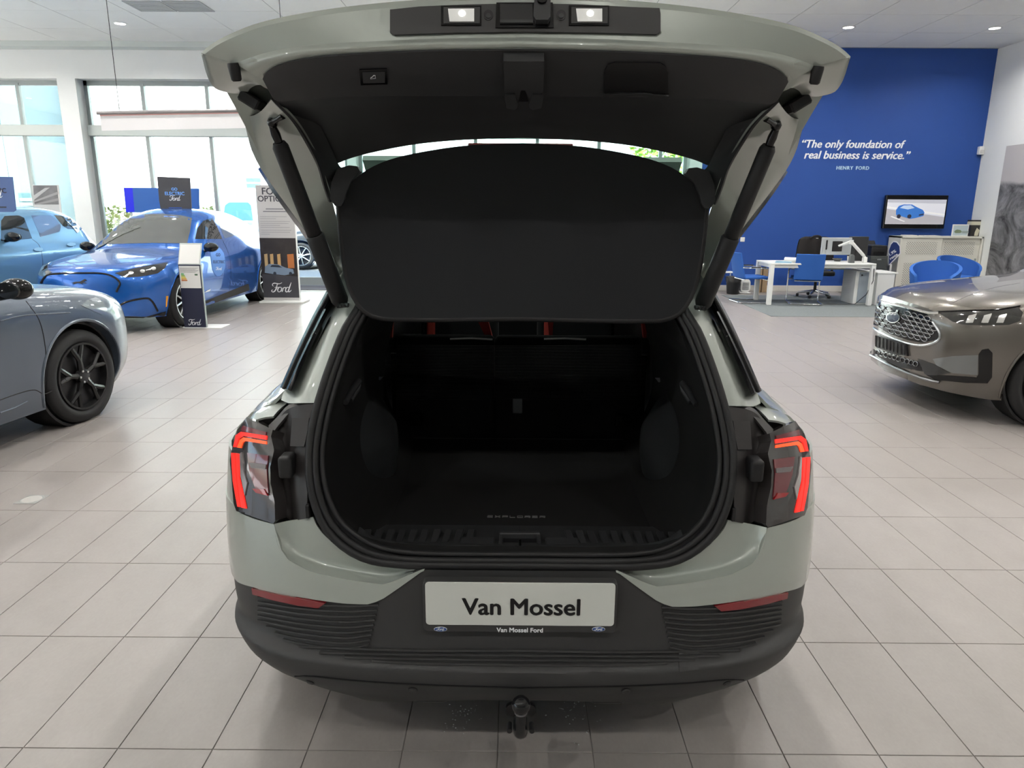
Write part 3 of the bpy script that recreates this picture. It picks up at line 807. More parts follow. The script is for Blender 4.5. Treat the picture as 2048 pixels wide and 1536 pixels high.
obj('mat_piping', tube([(x, y, FZ) for x, y in poly], .0022, 6, True), mat('grey piping', (.055, .055, .055), .7), bmat)
p0, p1 = atZ(975, 1035, FZ), atZ(1090, 1035, FZ)
EX = []   # wide seven-letter stencil word drawn with bars
def word_bars():
    L = {'E': [((0, 0), (1, 0)), ((0, .5), (1, .5)), ((0, 1), (1, 1)), ((0, 0), (0, 1))], 'X': [((0, 0), (1, 1)), ((0, 1), (1, 0))], 'P': [((0, 0), (0, 1)), ((0, 1), (1, 1)), ((1, 1), (1, .45)), ((0, .45), (1, .45))],
         'L': [((0, 1), (0, 0)), ((0, 0), (1, 0))], 'O': [((0, 0), (1, 0)), ((1, 0), (1, 1)), ((1, 1), (0, 1)), ((0, 1), (0, 0))], 'R': [((0, 0), (0, 1)), ((0, 1), (1, 1)), ((1, 1), (1, .45)), ((0, .45), (1, .45)), ((.5, .45), (1, 0))]}
    out = []
    for i, c in enumerate('EXPLORER'):
        for a, b in L[c]: out.append(ribbon([(i * 1.45 + a[0], a[1] * .55), (i * 1.45 + b[0], b[1] * .55)], .13, 0, .002, 2))
    V, Fc = join(*out); return [((x / 11.15 - .5), y / 11.15, z) for x, y, z in V], Fc
w_ = (p1 - p0).length
obj('mat_lettering', place2d([(x * w_, y * w_ * 1.3, z) for x, y, z in word_bars()[0]] and ([(x * w_, y * w_ * 1.3, z) for x, y, z in word_bars()[0]], word_bars()[1]), ((p0.x + p1.x) / 2, p0.y, FZ), (1, 0, 0), (0, 1, 0)), mat('grey stitching', (.12, .12, .12), .6), bmat, label='grey stitched lettering')
# sill plate with ribs and the striker
SZ = .695
sl = [at2(*p, dy=.012) for p in [(1040, 1108), (900, 1107), (800, 1102), (745, 1088), (715, 1068)]]
sb = [(p[0], 2.13, .668) for p in sl]; sm_ = [(p[0] * .98 + XC * .02, 1.935, min(p[2], .70) + .004) for p in sl]
sill = rows([[tuple(p) for p in sl], [(p[0], p[1] + .035, p[2] + .006) for p in sl], sm_, sb], 24, 10)
sp = both('sill_plate', thick(sill, .004, (XC, 1.6, 2)), M_trim, smooth=.9)
for k in range(10):
    for sx in (0, 1):
        px = 735 + k * 23.0; a, b = atZ(px, 1088, .70), atZ(px + 9, 1066, .69); c, d = atZ(px - 14, 1088, .70), atZ(px - 5, 1066, .69)
        VF = prism([(c.x, c.y), (a.x, a.y), (b.x, b.y), (d.x, d.y)], .694, .7035, 'z', .002)
        obj('sill_rib', mir(VF) if sx else VF, M_trim, sp[sx])
lc = thing_loc = atZ(1040, 1100, .70)
obj('latch_recess', join(box(XC - .062, XC - .05, 1.83, 1.98, .69, .714, .003), box(XC + .05, XC + .062, 1.83, 1.98, .69, .714, .003), box(XC - .062, XC + .062, 1.965, 1.985, .69, .72, .003)), M_trim, car)
obj('latch_well', box(XC - .05, XC + .05, 1.83, 1.97, .69, .704), M_ink, car)
obj('striker', tube([(XC - .0, 1.86, .70), (XC, 1.86, .728), (XC, 1.90, .728), (XC, 1.90, .70)], .004, 8), M_chrome, car, label='steel latch striker')
for sx in (-1, 1):
    obj('sill_cover', xf(box(-.05, .05, -.06, .06, -.004, .006, .004), tr(XC + sx * .125, 1.90, .706)), M_trim, car)
# rear seat backs, seen over the mat, front seats beyond
M_cloth = mat('black seat cloth', (.004, .005, .0055), .9)
M_redc = mat('red seat bolster', (.45, .05, .035), .7)
M_piping = mat('white seat piping', (.75, .75, .72), .6)
def seat_back(x0, x1, name, lb):
    s_ = obj(name, xf(box(x0, x1, -.06, .06, -.12, .46, .03, 3), tr(0, 3.16, .645) @ rx_(-.18)), M_cloth, car, .8, label=lb)
    return s_
sbk = seat_back(XC - .56, XC - .112, 'rear_seat_back', 'black fold-down rear seat back'); sb2 = seat_back(XC - .110, XC + .56, 'rear_seat_back', 'wide black fold-down rear seat back')
zt = 1.095
for a, b, par in ((900, 985, sbk), (1088, 1172, sb2)):
    p, q = atY(a, 678, 3.165), atY(b, 679, 3.165); obj('seat_piping', tube([tuple(p), tuple((p + q) / 2 + Vector((0, 0, .004))), tuple(q)], .004, 6), M_piping, par)
for sx, a in ((0, 778), (0, 967), (1, 1099), (1, 1287)):
    p0, p1, p2, p3 = [atY(a + d, y, 3.30) for d, y in (((-4, 638), (8, 638), (6, 676), (0, 676)) if a in (778, 1287, 1099) else ((-22, 620), (4, 622), (19, 679), (6, 679)))]
    obj('seat_bolster', thick(([tuple(p0), tuple(p1), tuple(p2), tuple(p3)], [(0, 1, 2, 3)]), .03, CAMPOS), M_redc, car, label='red seat bolster')
for sx in (-1, 1):
    fs = obj('front_seat', join(xf(box(-.24, .24, -.08, .08, 0, .62, .06, 3), tr(XC + sx * .36, 4.35, .55) @ rx_(-.2)), xf(box(-.13, .13, -.05, .05, 0, .18, .04, 3), tr(XC + sx * .36, 4.5, 1.2) @ rx_(-.15))), M_cloth, car, .8)
    obj('seat_bolster', xf(box(-.20, -.15, -.1, -.07, .1, .5, .01), tr(XC + sx * .36, 4.35, .58) @ rx_(-.2)), M_redc, car)
obj('seat_gap_blocker', box(XC - .6, XC + .6, 3.27, 3.29, .40, 1.0), M_felt, car)  # unseen black board added to block cabin light through the seat gaps
# small things of the boot: net, strap, hooks, side handles
obj('cargo_net', join(*[tube([tuple(atY(770, y, 3.08)), tuple(atY(1040, y + 2, 3.06)), tuple(atY(1300, y, 3.08))], .0009, 3) for y in np.arange(690, 800, 3.0)]), mat('black net', (.03, .034, .034), .5), car, label='fine black cargo net')['kind'] = 'stuff'
c = atY(1035, 812, 3.0); obj('net_tag', xf(box(-.022, .022, -.003, .003, -.034, .034, .003), tr(*c)), mat('silver tag', (.25, .26, .27), .25, metal=.6), car, .5)
for sx in (0, 1):
    f = (lambda VF: VF) if not sx else mir
    c = atY(832, 838, 3.03); bk = obj('belt_buckle', f(xf(box(-.028, .028, -.01, .01, -.03, .03, .005), tr(*c))), M_gloss, car)
    c = atY(758, 755, 2.75); obj('bag_hook', f(xf(prism([(-.02, .006), (.02, .006), (.004, -.012), (-.006, -.004)], -.006, .006, 'y', .002), tr(*c))), mat('grey hook', (.28, .28, .28), .4), car)
    P = [atY(px, py, y) for px, py, y in [(690, 805, 2.1), (702, 785, 2.15), (718, 762, 2.2), (716, 775, 2.2), (700, 800, 2.15)]]
    obj('side_handle', f(tube([tuple(p) for p in P], .010, 8)), M_trim, car, .8)
    P = [atY(px, py, y) for px, py, y in [(712, 730, 2.3), (730, 690, 2.4), (742, 672, 2.5)]]; Q = [atY(px, py, y) for px, py, y in [(690, 745, 2.12), (712, 690, 2.2), (722, 668, 2.3)]]
    obj('side_cap', f(thick(rows([Q, P], 10, 4), .01, CAMPOS)), M_trim, car, .8)
    c = atY(737, 668, 2.62); obj('shelf_rest', f(xf(box(-.045, .045, -.05, .05, -.012, .012, .008, 2), tr(*c) @ ry_(.3))), mat('grey shelf rest', (.10, .12, .12), .4), car, .7)
    c = atY(722, 940, 2.5); obj('wheel_housing', f(xf(lathe([(.0, -.13), (.10, -.12), (.19, -.06), (.21, .0)], 24, 'x'), tr(XC - .585, 2.52, .80) @ rz_(PI))), mat('dark grey felt', (.014, .016, .018), .9), car, 1.0)
# number plate
yp = 1.738
def pl(px, py): return atY(px, py, yp)
a, b = pl(846, 1163), pl(1233, 1266); zc0, zc1 = b.z, a.z
ho = obj('plate_holder', prism(rrect(XC - (b.x - a.x) / 2, XC + (b.x - a.x) / 2, zc0, zc1, .012), yp, yp + .03, 'y', .002), M_plast, car, .5, label='black plate holder')
z0, z1 = pl(1040, 1250).z, pl(1040, 1165).z; hw = (pl(1229, 1210).x - pl(851, 1210).x) / 2
npl = obj('number_plate', prism(rrect(XC - hw, XC + hw, z0, z1, .010), yp - .003, yp + .001, 'y', .0008), M_plate, car, .5, label='white dealer plate')
def wtext(body, px0, px1, base, m, par, bold, fn, y, **k):
    V, Fc = text(body, 1.0, bold, **k); xs = [v[0] for v in V]; w0 = max(xs) - min(xs); A, B = fn(px0, base), fn(px1, base); s = (B.x - A.x) / w0; c = (max(xs) + min(xs)) / 2
    return obj('lettering', place2d(([((x - c) * s, yy * s, z) for x, yy, z in V], Fc), ((A.x + B.x) / 2, y, A.z), (1, 0, 0), (0, 0, 1)), m, par)
wtext('Van Mossel', 924, 1160, 1227, M_ink, npl, .026, pl, yp - .0036, h=.001)
wtext('Van Mossel Ford', 993, 1086, 1263.5, M_print_white, ho, .03, pl, yp - .0006, h=.001)
for px in (881, 1197):
    oval_badge(ho, (pl(px, 1258).x, yp - .0002, pl(px, 1258).z), (1, 0, 0), (0, 0, 1), .036, M_inkblue, M_print_white)
# tow ball
tb = Vector((atY(1042, 1410, 1.62).x, 1.62, atY(1042, 1410, 1.62).z))
hook = obj('tow_hook', join(tube([tuple(tb + Vector((0, 0, -.018))), tuple(tb + Vector((0, 0, -.05))), tuple(tb + Vector((0, .01, -.09))), tuple(tb + Vector((0, .05, -.125))), tuple(tb + Vector((0, .13, -.14)))], [.014, .0135, .018, .02, .02], 14)), M_gloss, car, 1.0, label='black tow hook')
obj('tow_ball', xf(lathe([(.0, -.025), (.012, -.0225), (.02, -.015), (.0245, -.005), (.0245, .005), (.021, .013), (.014, .0205), (.008, .0235), (0, .024)], 28), tr(*tb)), M_gloss, hook, 1.5)
obj('ball_cap_ring', xf(lathe([(.013, -.026), (.017, -.024), (.017, -.02), (.012, -.018)], 20), tr(*tb)), mat('steel grey', (.2, .2, .21), .35, metal=.8), hook, .8)
for sx in (-1, 1):
    obj('socket_flap', xf(lathe([(0, 0), (.019, .0), (.019, .012), (.012, .016), (0, .016)], 20, 'y'), tr(tb.x + sx * .022, tb.y + .035, tb.z - .045)), M_gloss, hook, .6)
    obj('socket_bolt', xf(lathe([(0, -.01), (.007, -.01), (.007, .02), (0, .02)], 12, 'y'), tr(tb.x + sx * .03, tb.y + .02, tb.z - .09)), M_black, hook, .6)

# ---- parcel shelf hanging from the tailgate
def shp(px, py): return atPlane(px, py, (0, 2.09, 1.6), Vector((0, 1, -.045)))
SH = [(676, 402), (681, 470), (692, 548), (706, 592), (732, 626), (775, 638), (1043, 638)]
ST = [(1043, 286), (935, 291), (860, 301), (790, 316), (740, 336), (705, 362), (684, 385)]
L = [shp(*p) for p in SH] + [shp(*p) for p in ST]; L[6].x = XC; L[7].x = XC
half = [Vector(p) for p in cat(L[:7], 30)] , [Vector(p) for p in cat(L[7:], 24)]
outl = half[0] + mirp(half[0])[::-1][1:] + mirp(half[1])[::-1][::-1][1:][::-1] + half[1][1:]
def plane_poly(P, t, m, name, par, **k):
    c = [Vector(p) for p in P]; n = Vector((0, 1, -.045)).normalized()
    V = [tuple(p) for p in c] + [tuple(p + n * t) for p in c]; N = len(c)
    bm = bmesh.new(); vs = [bm.verts.new(v) for v in V]
    bm.faces.new(vs[:N]); bm.faces.new(vs[N:][::-1])
    for i in range(N): bm.faces.new((vs[i], vs[i + N], vs[(i + 1) % N + N], vs[(i + 1) % N]))
    bmesh.ops.recalc_face_normals(bm, faces=bm.faces); bmesh.ops.triangulate(bm, faces=[f for f in bm.faces if len(f.verts) > 4])
    return obj(name, from_bm(bm), m, par, **k)
shelf = plane_poly(half[0] + mirp(half[0])[::-1][1:] + mirp(half[1])[::-1][:-1] + half[1], .014, mat('charcoal shelf fabric', (.013, .014, .016), .85, bump=.1, bscale=1200), 'parcel_shelf', car, label='charcoal fabric parcel shelf hanging from the tailgate')
obj('shelf_edging', tube([tuple(p + Vector((0, .007, 0))) for p in half[0] + mirp(half[0])[::-1][1:]], .009, 8), M_rub, shelf, 1.0)
for sx in (0, 1):
    f = (lambda V: V) if not sx else mirp
    bk = [shp(*p) + Vector((0, -.012, 0)) for p in [(662, 398), (665, 365), (676, 338), (700, 331), (716, 333), (722, 343), (704, 362), (694, 385), (690, 402), (684, 412), (672, 412)]]
    plane_poly(f(bk), .03, M_trim, 'shelf_bracket', shelf)
for sx in (0, 1):
    P = [atY(px, py, 2.12) for px, py in ((688, 612), (698, 606), (704, 612), (712, 606))]
    P = [atY(676 + 20 * t / 60, 612 - 2 * t / 60 + 3 * math.sin(t * 1.2), 2.10) + Vector((0, .012 * math.cos(t * 1.2), 0)) for t in range(60)]
    obj('coil_cord', tube(mirp(P) if sx else P, .003, 5), M_rub, shelf, 1.0)

# ---- tailgate, swung up; local frame: v down the gate from the hinge, w its outward normal
HA = math.radians(28); HO = Vector((XC, 2.50, 1.60)); Hv = Vector((0, -math.cos(HA), math.sin(HA))); Hw = Vector((0, math.sin(HA), math.cos(HA)))
def hp(px, py, w=0.0): return atPlane(px, py, HO + Hw * w, Hw)
def hrow(pts, w=None): return [hp(p[0], p[1], (p[2] if len(p) > 2 else w)) for p in pts]
def hx(L): L = [Vector(p) for p in L]; L[-1].x = XC; return L
def gate(name, R, m, parent=None, nu=30, nv=None, sm=.9, t=.006, label=None, toward=CAMPOS, lin_v=False):
    R = [hx(hrow(r)) for r in R]; A = np.stack([cat(r, nu) for r in R])
    if nv: A = np.stack([(lin if lin_v else cat)(A[:, j], nv) for j in range(nu)], 1)
    Bm = A[:, ::-1].copy(); Bm[:, :, 0] = 2 * XC - Bm[:, :, 0]
    return obj(name, thick(grid(np.concatenate([A, Bm[:, 1:]], 1)), t, toward), m, parent or car, sm, label=label)
R0 = [(402, 106, .0), (420, 90, .005), (460, 68, .015), (520, 45, .025), (620, 24, .04), (740, 8, .055), (880, -3, .065), (1047, -9, .07)]
R0b = [(410, 108, -.008), (430, 93, -.005), (468, 74, .003), (526, 53, .012), (624, 34, .025), (742, 19, .04), (880, 11, .05), (1047, 8, .055)]
R2 = [(470, 127, -.03), (490, 119, -.03), (530, 106, -.03), (590, 94, -.028), (660, 87, -.026), (760, 82, -.024), (880, 77, -.022), (1047, 74, -.02)]
R3 = [(526, 160, -.05), (532, 148, -.05), (560, 131, -.05), (620, 118, -.05), (700, 111, -.05), (800, 106, -.05), (900, 103, -.05), (1047, 101, -.05)]
tg = gate('tailgate', [R0, R0b], M_paint, None, 40, 4, label='open tailgate inner frame in grey green paint', t=.012)
MW[tg] = Matrix.Identity(4)
gate('gate_flange', [R0b, R2], M_paint, tg, 40, 6)
gate('gate_band', [R2, [((a[0] * .55 + b[0] * .45), (a[1] * .55 + b[1] * .45), -.045) for a, b in zip(R2, R3)], R3], M_paint, tg, 40, 8)
# trim: upper face, step, deep face down to the window
T3 = [(525, 158, -.054), (531, 147, -.054), (560, 130, -.054), (620, 117, -.054), (700, 110, -.054), (800, 105, -.054), (900, 102, -.054), (1047, 101, -.054)]
T4 = [(545, 196, -.07), (560, 203, -.07), (590, 200, -.07), (640, 196, -.07), (710, 193, -.07), (800, 192, -.07), (900, 192, -.07), (1047, 193, -.07)]
T5 = [(562, 214, -.055), (580, 222, -.045), (606, 222, -.04), (652, 219, -.04), (716, 217, -.04), (800, 216, -.04), (900, 216, -.04), (1047, 216, -.04)]
T6 = [(640, 330, -.02), (655, 332, -.02), (672, 328, -.02), (700, 317, -.02), (745, 305, -.02), (830, 289, -.02), (925, 280, -.02), (1047, 276, -.02)]
tr1 = gate('gate_trim', [T3, [(a[0] * .5 + b[0] * .5, a[1] * .5 + b[1] * .5, -.066) for a, b in zip(T3, T4)], T4], M_trim, None, 40, 8, 1.0, label='black inner trim of the tailgate')
gate('gate_trim_recess', [T4, T5, [(a[0] * .5 + b[0] * .5, a[1] * .5 + b[1] * .5, -.02) for a, b in zip(T5, T6)], T6], M_trim, tg, 40, 14, 1.0)
# side flanks of trim down to the shelf brackets and painted side channels
for sx in (0, 1):
    f = (lambda VF: VF) if not sx else mir
    gq = lambda y: float(np.interp(y, [228, 300, 338, 420, 495, 572], [0, -.02, -.05, -.11, -.17, -.22]))
    hq = lambda pts, b, k=1.0: [hp(x, y, b + k * gq(y)) for x, y in pts]
    a_ = hq([(545, 194), (586, 238), (614, 284), (637, 331), (648, 370), (660, 405)], -.066, .3)
    b_ = hq([(562, 212), (604, 254), (634, 296), (660, 336), (672, 365), (684, 395)], -.045, .15)
    c_ = hq([(640, 250), (652, 275), (664, 300), (678, 330), (696, 350), (704, 372)], -.025, .0)
    obj('gate_trim_flank', f(thick(rows([a_, b_, c_], 20, 8), .006, CAMPOS)), M_trim, tg, 1.0)
    # painted channel: outer edge to trim; the side wings hang down toward the hinge
    e0 = hq([(484, 228), (493, 262), (503, 300), (522, 338), (580, 420), (635, 495), (692, 572)], .02)
    e1 = hq([(502, 232), (510, 264), (520, 300), (540, 340), (592, 418), (644, 490), (698, 562)], .0, .88)
    e2 = hq([(522, 222), (548, 262), (568, 300), (594, 348), (634, 420), (664, 485), (696, 550)], -.03, .6)
    e3 = hq([(545, 196), (590, 240), (622, 290), (648, 345), (668, 415), (684, 480), (700, 540)], -.056, .32)
    obj('gate_channel', f(thick(rows([e0, e1, e2, e3], 30, 16), .006, CAMPOS)), M_paint, tg, 1.2, label='painted side channel of the tailgate')
    sp0 = hq([(520, 334), (552, 382), (610, 462), (655, 525), (690, 575)], .028); sp1 = hq([(516, 338), (546, 386), (604, 467), (650, 532), (686, 584)], .05)
    obj('spoiler_edge', f(thick(rows([sp0, sp1], 16, 3), .008, CAMPOS)), M_gloss, tg, .8)
    # lower corner wing with its rubber buffer
    wv = [hrow([(402, 106, .0), (406, 122, .0), (412, 145, .0), (420, 164, .0), (432, 178, .0), (460, 186, .0), (495, 188, .0)]),
          hrow([(410, 109, -.01), (416, 125, -.01), (422, 146, -.01), (430, 160, -.01), (442, 171, -.01), (464, 178, -.01), (498, 180, -.012)]),
          hrow([(432, 112, -.012), (440, 124, -.02), (446, 140, -.02), (452, 150, -.02), (462, 160, -.02), (480, 168, -.022), (505, 174, -.03)]),
          hrow([(466, 124, -.026), (478, 127, -.032), (484, 130, -.036), (490, 142, -.04), (498, 152, -.044), (508, 162, -.05), (520, 170, -.055)]),
          hrow([(500, 117, -.034), (512, 120, -.04), (518, 128, -.044), (522, 136, -.046), (526, 148, -.05), (530, 162, -.052), (536, 178, -.056)])]
    obj('gate_corner', f(thick(rows(wv, 22, 20), .006, CAMPOS)), M_paint, tg, 1.2)
    a, b = hp(466, 126, -.03), hp(474, 163, -.06)
    d = (b - a); obj('rubber_buffer', f(tube([tuple(a), tuple(a + d * .15), tuple(a + d * .9), tuple(b)], [.0125, .0135, .0115, .008], 16)), M_rub, tg, .9)
    c = hp(508, 204, -.01); obj('gate_bracket', f(xf(box(-.030, .022, -.03, .03, -.014, .014, .004), tr(*c) @ ry_(.55))), M_rub, tg, .5)
    # strut
    bt, hd = atY(682, 606, 2.14), hp(545, 252, -.045)
    d = hd - bt
    st = obj('gas_strut', f(tube([tuple(bt + d * t) for t in (0, .02, .42, .43)], [.021, .0255, .0255, .021], 18)), M_rub, car, .8, label='black tailgate strut')
    obj('strut_sleeve', f(tube([tuple(bt + d * t) for t in (.43, .44, .90, .92)], [.018, .021, .021, .016], 18)), M_rub, st, .8)
    obj('strut_neck', f(tube([tuple(bt + d * t) for t in (.91, .96, 1.0)], [.010, .012, .009], 12)), M_gloss, st, .8)
    e = hp(545, 245, -.045); g = hp(566, 232, -.05)
    obj('ball_joint', f(join(tube([tuple(e), tuple((e + g) / 2), tuple(g)], [.010, .006, .008], 12), xf(lathe([(0, -.014), (.010, -.010), (.014, 0), (.010, .010), (0, .014)], 14), tr(*e)))), M_gloss, st, .9)
# glass, spoiler, high brake lamp, outer skin
hw_ = .50
def hpt(u, v, w): return HO + Vector((u, 0, 0)) + Hv * v + Hw * w
M_rearglass = clear_glass('tinted rear glass', (.62, .86, .82), .0)
gl = np.array([[tuple(hpt(u * (.60 - .10 * (1 - t)), v, .012 + .02 * (1 - (u) ** 2))) for u in np.linspace(-1, 1, 15)] for t, v in ((0, .06), (.5, .28), (1, .52))])
obj('rear_glass', grid(gl), M_rearglass, tg, 1.5, label='tinted rear window')
p, q = atY(936, 289, 2.36), atY(1146, 289, 2.36)
hz = p.z
obj('high_brake_lamp', box(p.x, q.x, 2.35, 2.38, hz - .016, hz + .004, .003), mat('red high lamp', (.20, .012, .02), .2, coat=1), tg)
_r0 = hx(hrow(R0)); sk = rows([[tuple(p - Hv * d + Hw * e) for p in _r0 + mirp(_r0)[::-1][1:]] for d, e in ((0, 0), (.03, .006), (.12, .012), (.3, .0), (.45, -.02))], 41, 12)
obj('gate_skin', thick(sk, .006, HO + Hw * 5 + Hv), M_paint, tg, 1.2)
spv = rows([[tuple(hpt(u, v, w)) for u in np.linspace(-1, 1, 9) * wd] for v, w, wd in ((.24, .125, .50), (.14, .10, .50), (-.02, .05, .52))], 17, 6)
obj('roof_spoiler', thick(spv, .02, HO + Hw * 5), M_paint, tg, 1.0)
# plate light bar
def fl(px, py, k):     # point on the flange between R0b and R2, k lifts it toward the viewer
    h_, n_ = hit(px, py, BF, 1.6); return h_ + n_ * k
R0f = [cat(hx(hrow(R0b)), 40), cat(hx(hrow(R2)), 40)]
_A = np.stack(R0f); _B = _A[:, ::-1].copy(); _B[:, :, 0] = 2 * XC - _B[:, :, 0]
BF = bvh_of(grid(np.concatenate([_A, _B[:, 1:]], 1)))
pb = obj('plate_light_bar', shell([(781, 22), (840, 16), (940, 12), (1048, 10), (1160, 12), (1260, 17), (1318, 19), (1320, 30), (1320, 66), (1312, 71), (1200, 68.5), (1048, 66.5), (900, 68.5), (790, 72), (781, 67)], BF, .006, .012, 14), M_plast, car, .5, label='black plate light bar')
MW[pb] = Matrix.Identity(4)
M_lit = mat('lit plate lamp', (1, 1, .95), .3, emit=(1, .97, .88), es=1.7)
M_clear = mat('clear lamp lens', (.55, .56, .55), .12, coat=1, emit=(1, .97, .9), es=.28)
for px in (924, 1178):
    hs = obj('plate_lamp', shell([(px - 41, 16), (px + 39, 16), (px + 39, 55), (px - 41, 55)], BF, .009, .012, 12), M_gloss, pb, .5)
    obj('lamp_frame', shell([(px - 36, 20), (px + 36, 20), (px + 36, 52), (px - 36, 52)], BF, .0105, .01, 12), M_plast, hs, .5)
    obj('lamp_lens', shell([(px - 27, 24), (px + 25, 24), (px + 25, 49), (px - 24, 49)], BF, .0125, .01, 9), M_clear, hs, .5)
    obj('lamp_bulb', shell(ellipse(px + 1, 34, 7, 6, 14), BF, .0145, .008, 6), M_lit, hs, .8)
for px in (977, 1122):
    o = obj('bolt_well', shell(ellipse(px, 34, 9.5, 10.5, 18), BF, .0075, .008, 7), M_ink, pb)
    obj('bolt_head', shell(ellipse(px, 36, 5, 5, 12), BF, .009, .006, 4), M_trim, o)
gh = obj('gate_handle', shell([(993, 10), (1105, 10), (1107, 60), (991, 60)], BF, .009, .014, 12), M_gloss, pb, .5)
obj('handle_lip', shell([(1000, 14), (1065, 14), (1066, 47), (1000, 47)], BF, .0105, .01, 10), M_ink, gh, .5)
obj('handle_ledge', shell([(1000, 47), (1066, 47), (1066, 53), (1000, 53)], BF, .014, .01, 8), M_trim, gh, .5)
cmh = obj('reverse_camera', shell([(1068, 12), (1100, 12), (1100, 46), (1095, 53), (1071, 53), (1066, 44)], BF, .024, .022, 8), M_trim, gh, .6)
obj('camera_lens', shell(ellipse(1083, 16, 9.5, 6.5, 18), BF, .030, .008, 5), M_gloss, cmh, .5)
# latch cover, grab pocket and switch on the trim
_tr = [T3, [(a[0] * .5 + b[0] * .5, a[1] * .5 + b[1] * .5, -.066) for a, b in zip(T3, T4)], T4, T5]; _t = rows([hx(hrow(r)) for r in _tr], 40, 14); BT = bvh_of(join(_t, mir(_t)))
_tl = rows([hx(hrow(r)) for r in (_tr[0], _tr[1], _tr[2], [(x, y + 28, w - .002) for x, y, w in T4])], 40, 12); BTL = bvh_of(join(_tl, mir(_tl)))
lt = obj('latch_cover', shell([(1007, 106), (1088, 106), (1086, 180), (1083, 196), (1060, 199), (1054, 170), (1050, 162), (1042, 162), (1040, 172), (1034, 199), (1014, 196), (1010, 180)], BTL, .026, .04, 9), M_trim, tr1, .5, label='latch cover')
obj('latch_facet', shell([(1011, 168), (1030, 167), (1036, 186), (1030, 198), (1013, 194)], BTL, +.0305, .006, 9), M_trim, lt, .5); obj('latch_facet', shell([(1066, 167), (1084, 167), (1082, 194), (1064, 198), (1058, 186)], BTL, +.0305, .006, 9), M_trim, lt, .5)
obj('latch_slot', shell([(1040, 163), (1052, 163), (1054, 175), (1060, 199), (1035, 199), (1039, 175)], BTL, .006, .006, 8), M_ink, lt)
gp = obj('grab_pocket', shell([(1209, 188), (1209, 140), (1216, 127), (1230, 123), (1320, 124), (1330, 130), (1336, 142), (1336, 190), (1270, 184)], BT, .004, .012, 10), M_ink, tr1, .5, label='grab handle pocket')
obj('pocket_rim', shell([(1207, 184), (1240, 181), (1290, 181), (1338, 186), (1336, 192), (1290, 186), (1240, 186), (1208, 190)], BT, .009, .008, 9), M_trim, gp, .6)
sw = obj('tailgate_switch', shell([(719, 138), (774, 136), (775, 166), (722, 168)], BT, .004, .008, 9), M_gloss, tr1, .5, label='tailgate switch')
obj('switch_key', shell([(725, 142), (770, 141), (770, 162), (727, 163)], BT, .0055, .006, 9), M_trim, sw, .5)
ico = [hit(px, py, BT, 1.6)[0] + Vector((0, -.006, -.003)) for px, py in [(742, 156), (743, 153), (746, 152), (748, 149), (751, 149), (752, 155), (742, 156)]]
obj('switch_symbol', tube([tuple(p) for p in ico], .0007, 4), M_print_white, sw)

# ---- body ahead of the tail: sides, glasshouse, roof, bonnet, wheels
def sec(y, k):   # k 0..9 from rocker to roof centre
    T = {2.15: [(.86, .32), (.925, .5), (.936, .75), (.925, .92), (.87, 1.02), (.79, 1.06), (.73, 1.12), (.58, 1.40), (.50, 1.50), (0, 1.55)],
         2.9: [(.90, .26), (.93, .5), (.937, .75), (.93, .92), (.88, 1.02), (.80, 1.07), (.76, 1.11), (.63, 1.46), (.54, 1.57), (0, 1.62)],
         4.2: [(.88, .22), (.92, .5), (.932, .75), (.92, .9), (.89, .99), (.82, 1.04), (.78, 1.08), (.64, 1.48), (.55, 1.59), (0, 1.64)],
         5.0: [(.88, .24), (.92, .5), (.932, .75), (.92, .9), (.88, .98), (.80, 1.02), (.75, 1.05), (.60, 1.25), (.50, 1.33), (0, 1.38)],
         5.5: [(.88, .28), (.92, .5), (.932, .7), (.92, .85), (.86, .95), (.75, .99), (.65, 1.01), (.5, 1.03), (.35, 1.04), (0, 1.05)],
         6.15: [(.70, .25), (.74, .45), (.76, .65), (.74, .8), (.68, .88), (.6, .92), (.5, .94), (.4, .95), (.3, .96), (0, .97)]}
    ys = sorted(T); return [np.interp(y, ys, [T[t][k][c] for t in ys]) for c in (0, 1)]
ysx = np.linspace(2.16, 6.15, 30)
A = np.array([[(XC - sec(y, k)[0], y, sec(y, k)[1]) for k in range(10)] for y in ysx])
A = np.stack([cat(A[i], 28) for i in range(len(ysx))])
full = np.concatenate([A, (A * np.array([-1, 1, 1]) + np.array([2 * XC, 0, 0]))[:, ::-1][:, 1:]], 1)
bodyVF = thick(grid(full[:, :17]), .01, (XC - 5, 4, 3)); 
both('body_side', bodyVF, M_paint, smooth=.9)
both('side_glass', grid(full[:, 17:22]), clear_glass('privacy glass', (.30, .33, .33), .03), smooth=.9)
obj('roof_panel', thick(grid(full[3:8, 21:34]), .01, (XC, 4, 6)), M_paint, car, .9); obj('glass_roof', grid(full[7:18, 21:34]), MATS['privacy glass'], car, .9); obj('windscreen', grid(full[17:24, 21:34]), clear_glass('windscreen glass', (.7, .74, .73), .03), car, .9); obj('bonnet', thick(grid(full[23:, 21:34]), .01, (XC, 4, 6)), M_paint, car, .9)
obj('underbody', box(XC - .62, XC + .62, 2.1, 6.0, .26, .34), M_black, car)
obj('front_fascia', box(XC - .72, XC + .72, 6.10, 6.2, .25, .96, .03), M_plast, car)
obj('dashboard', box(XC - .66, XC + .66, 5.0, 5.4, .5, 1.04, .05), M_cloth, car)
both('cabin_lining', grid((full[:, :18] - np.array([XC, 0, 0])) * np.array([.97, 1, .985]) + np.array([XC, 0, 0])), M_ink, smooth=.9)
obj('cabin_floor', box(XC - .75, XC + .75, 3.1, 5.6, .34, .40), M_felt, car)
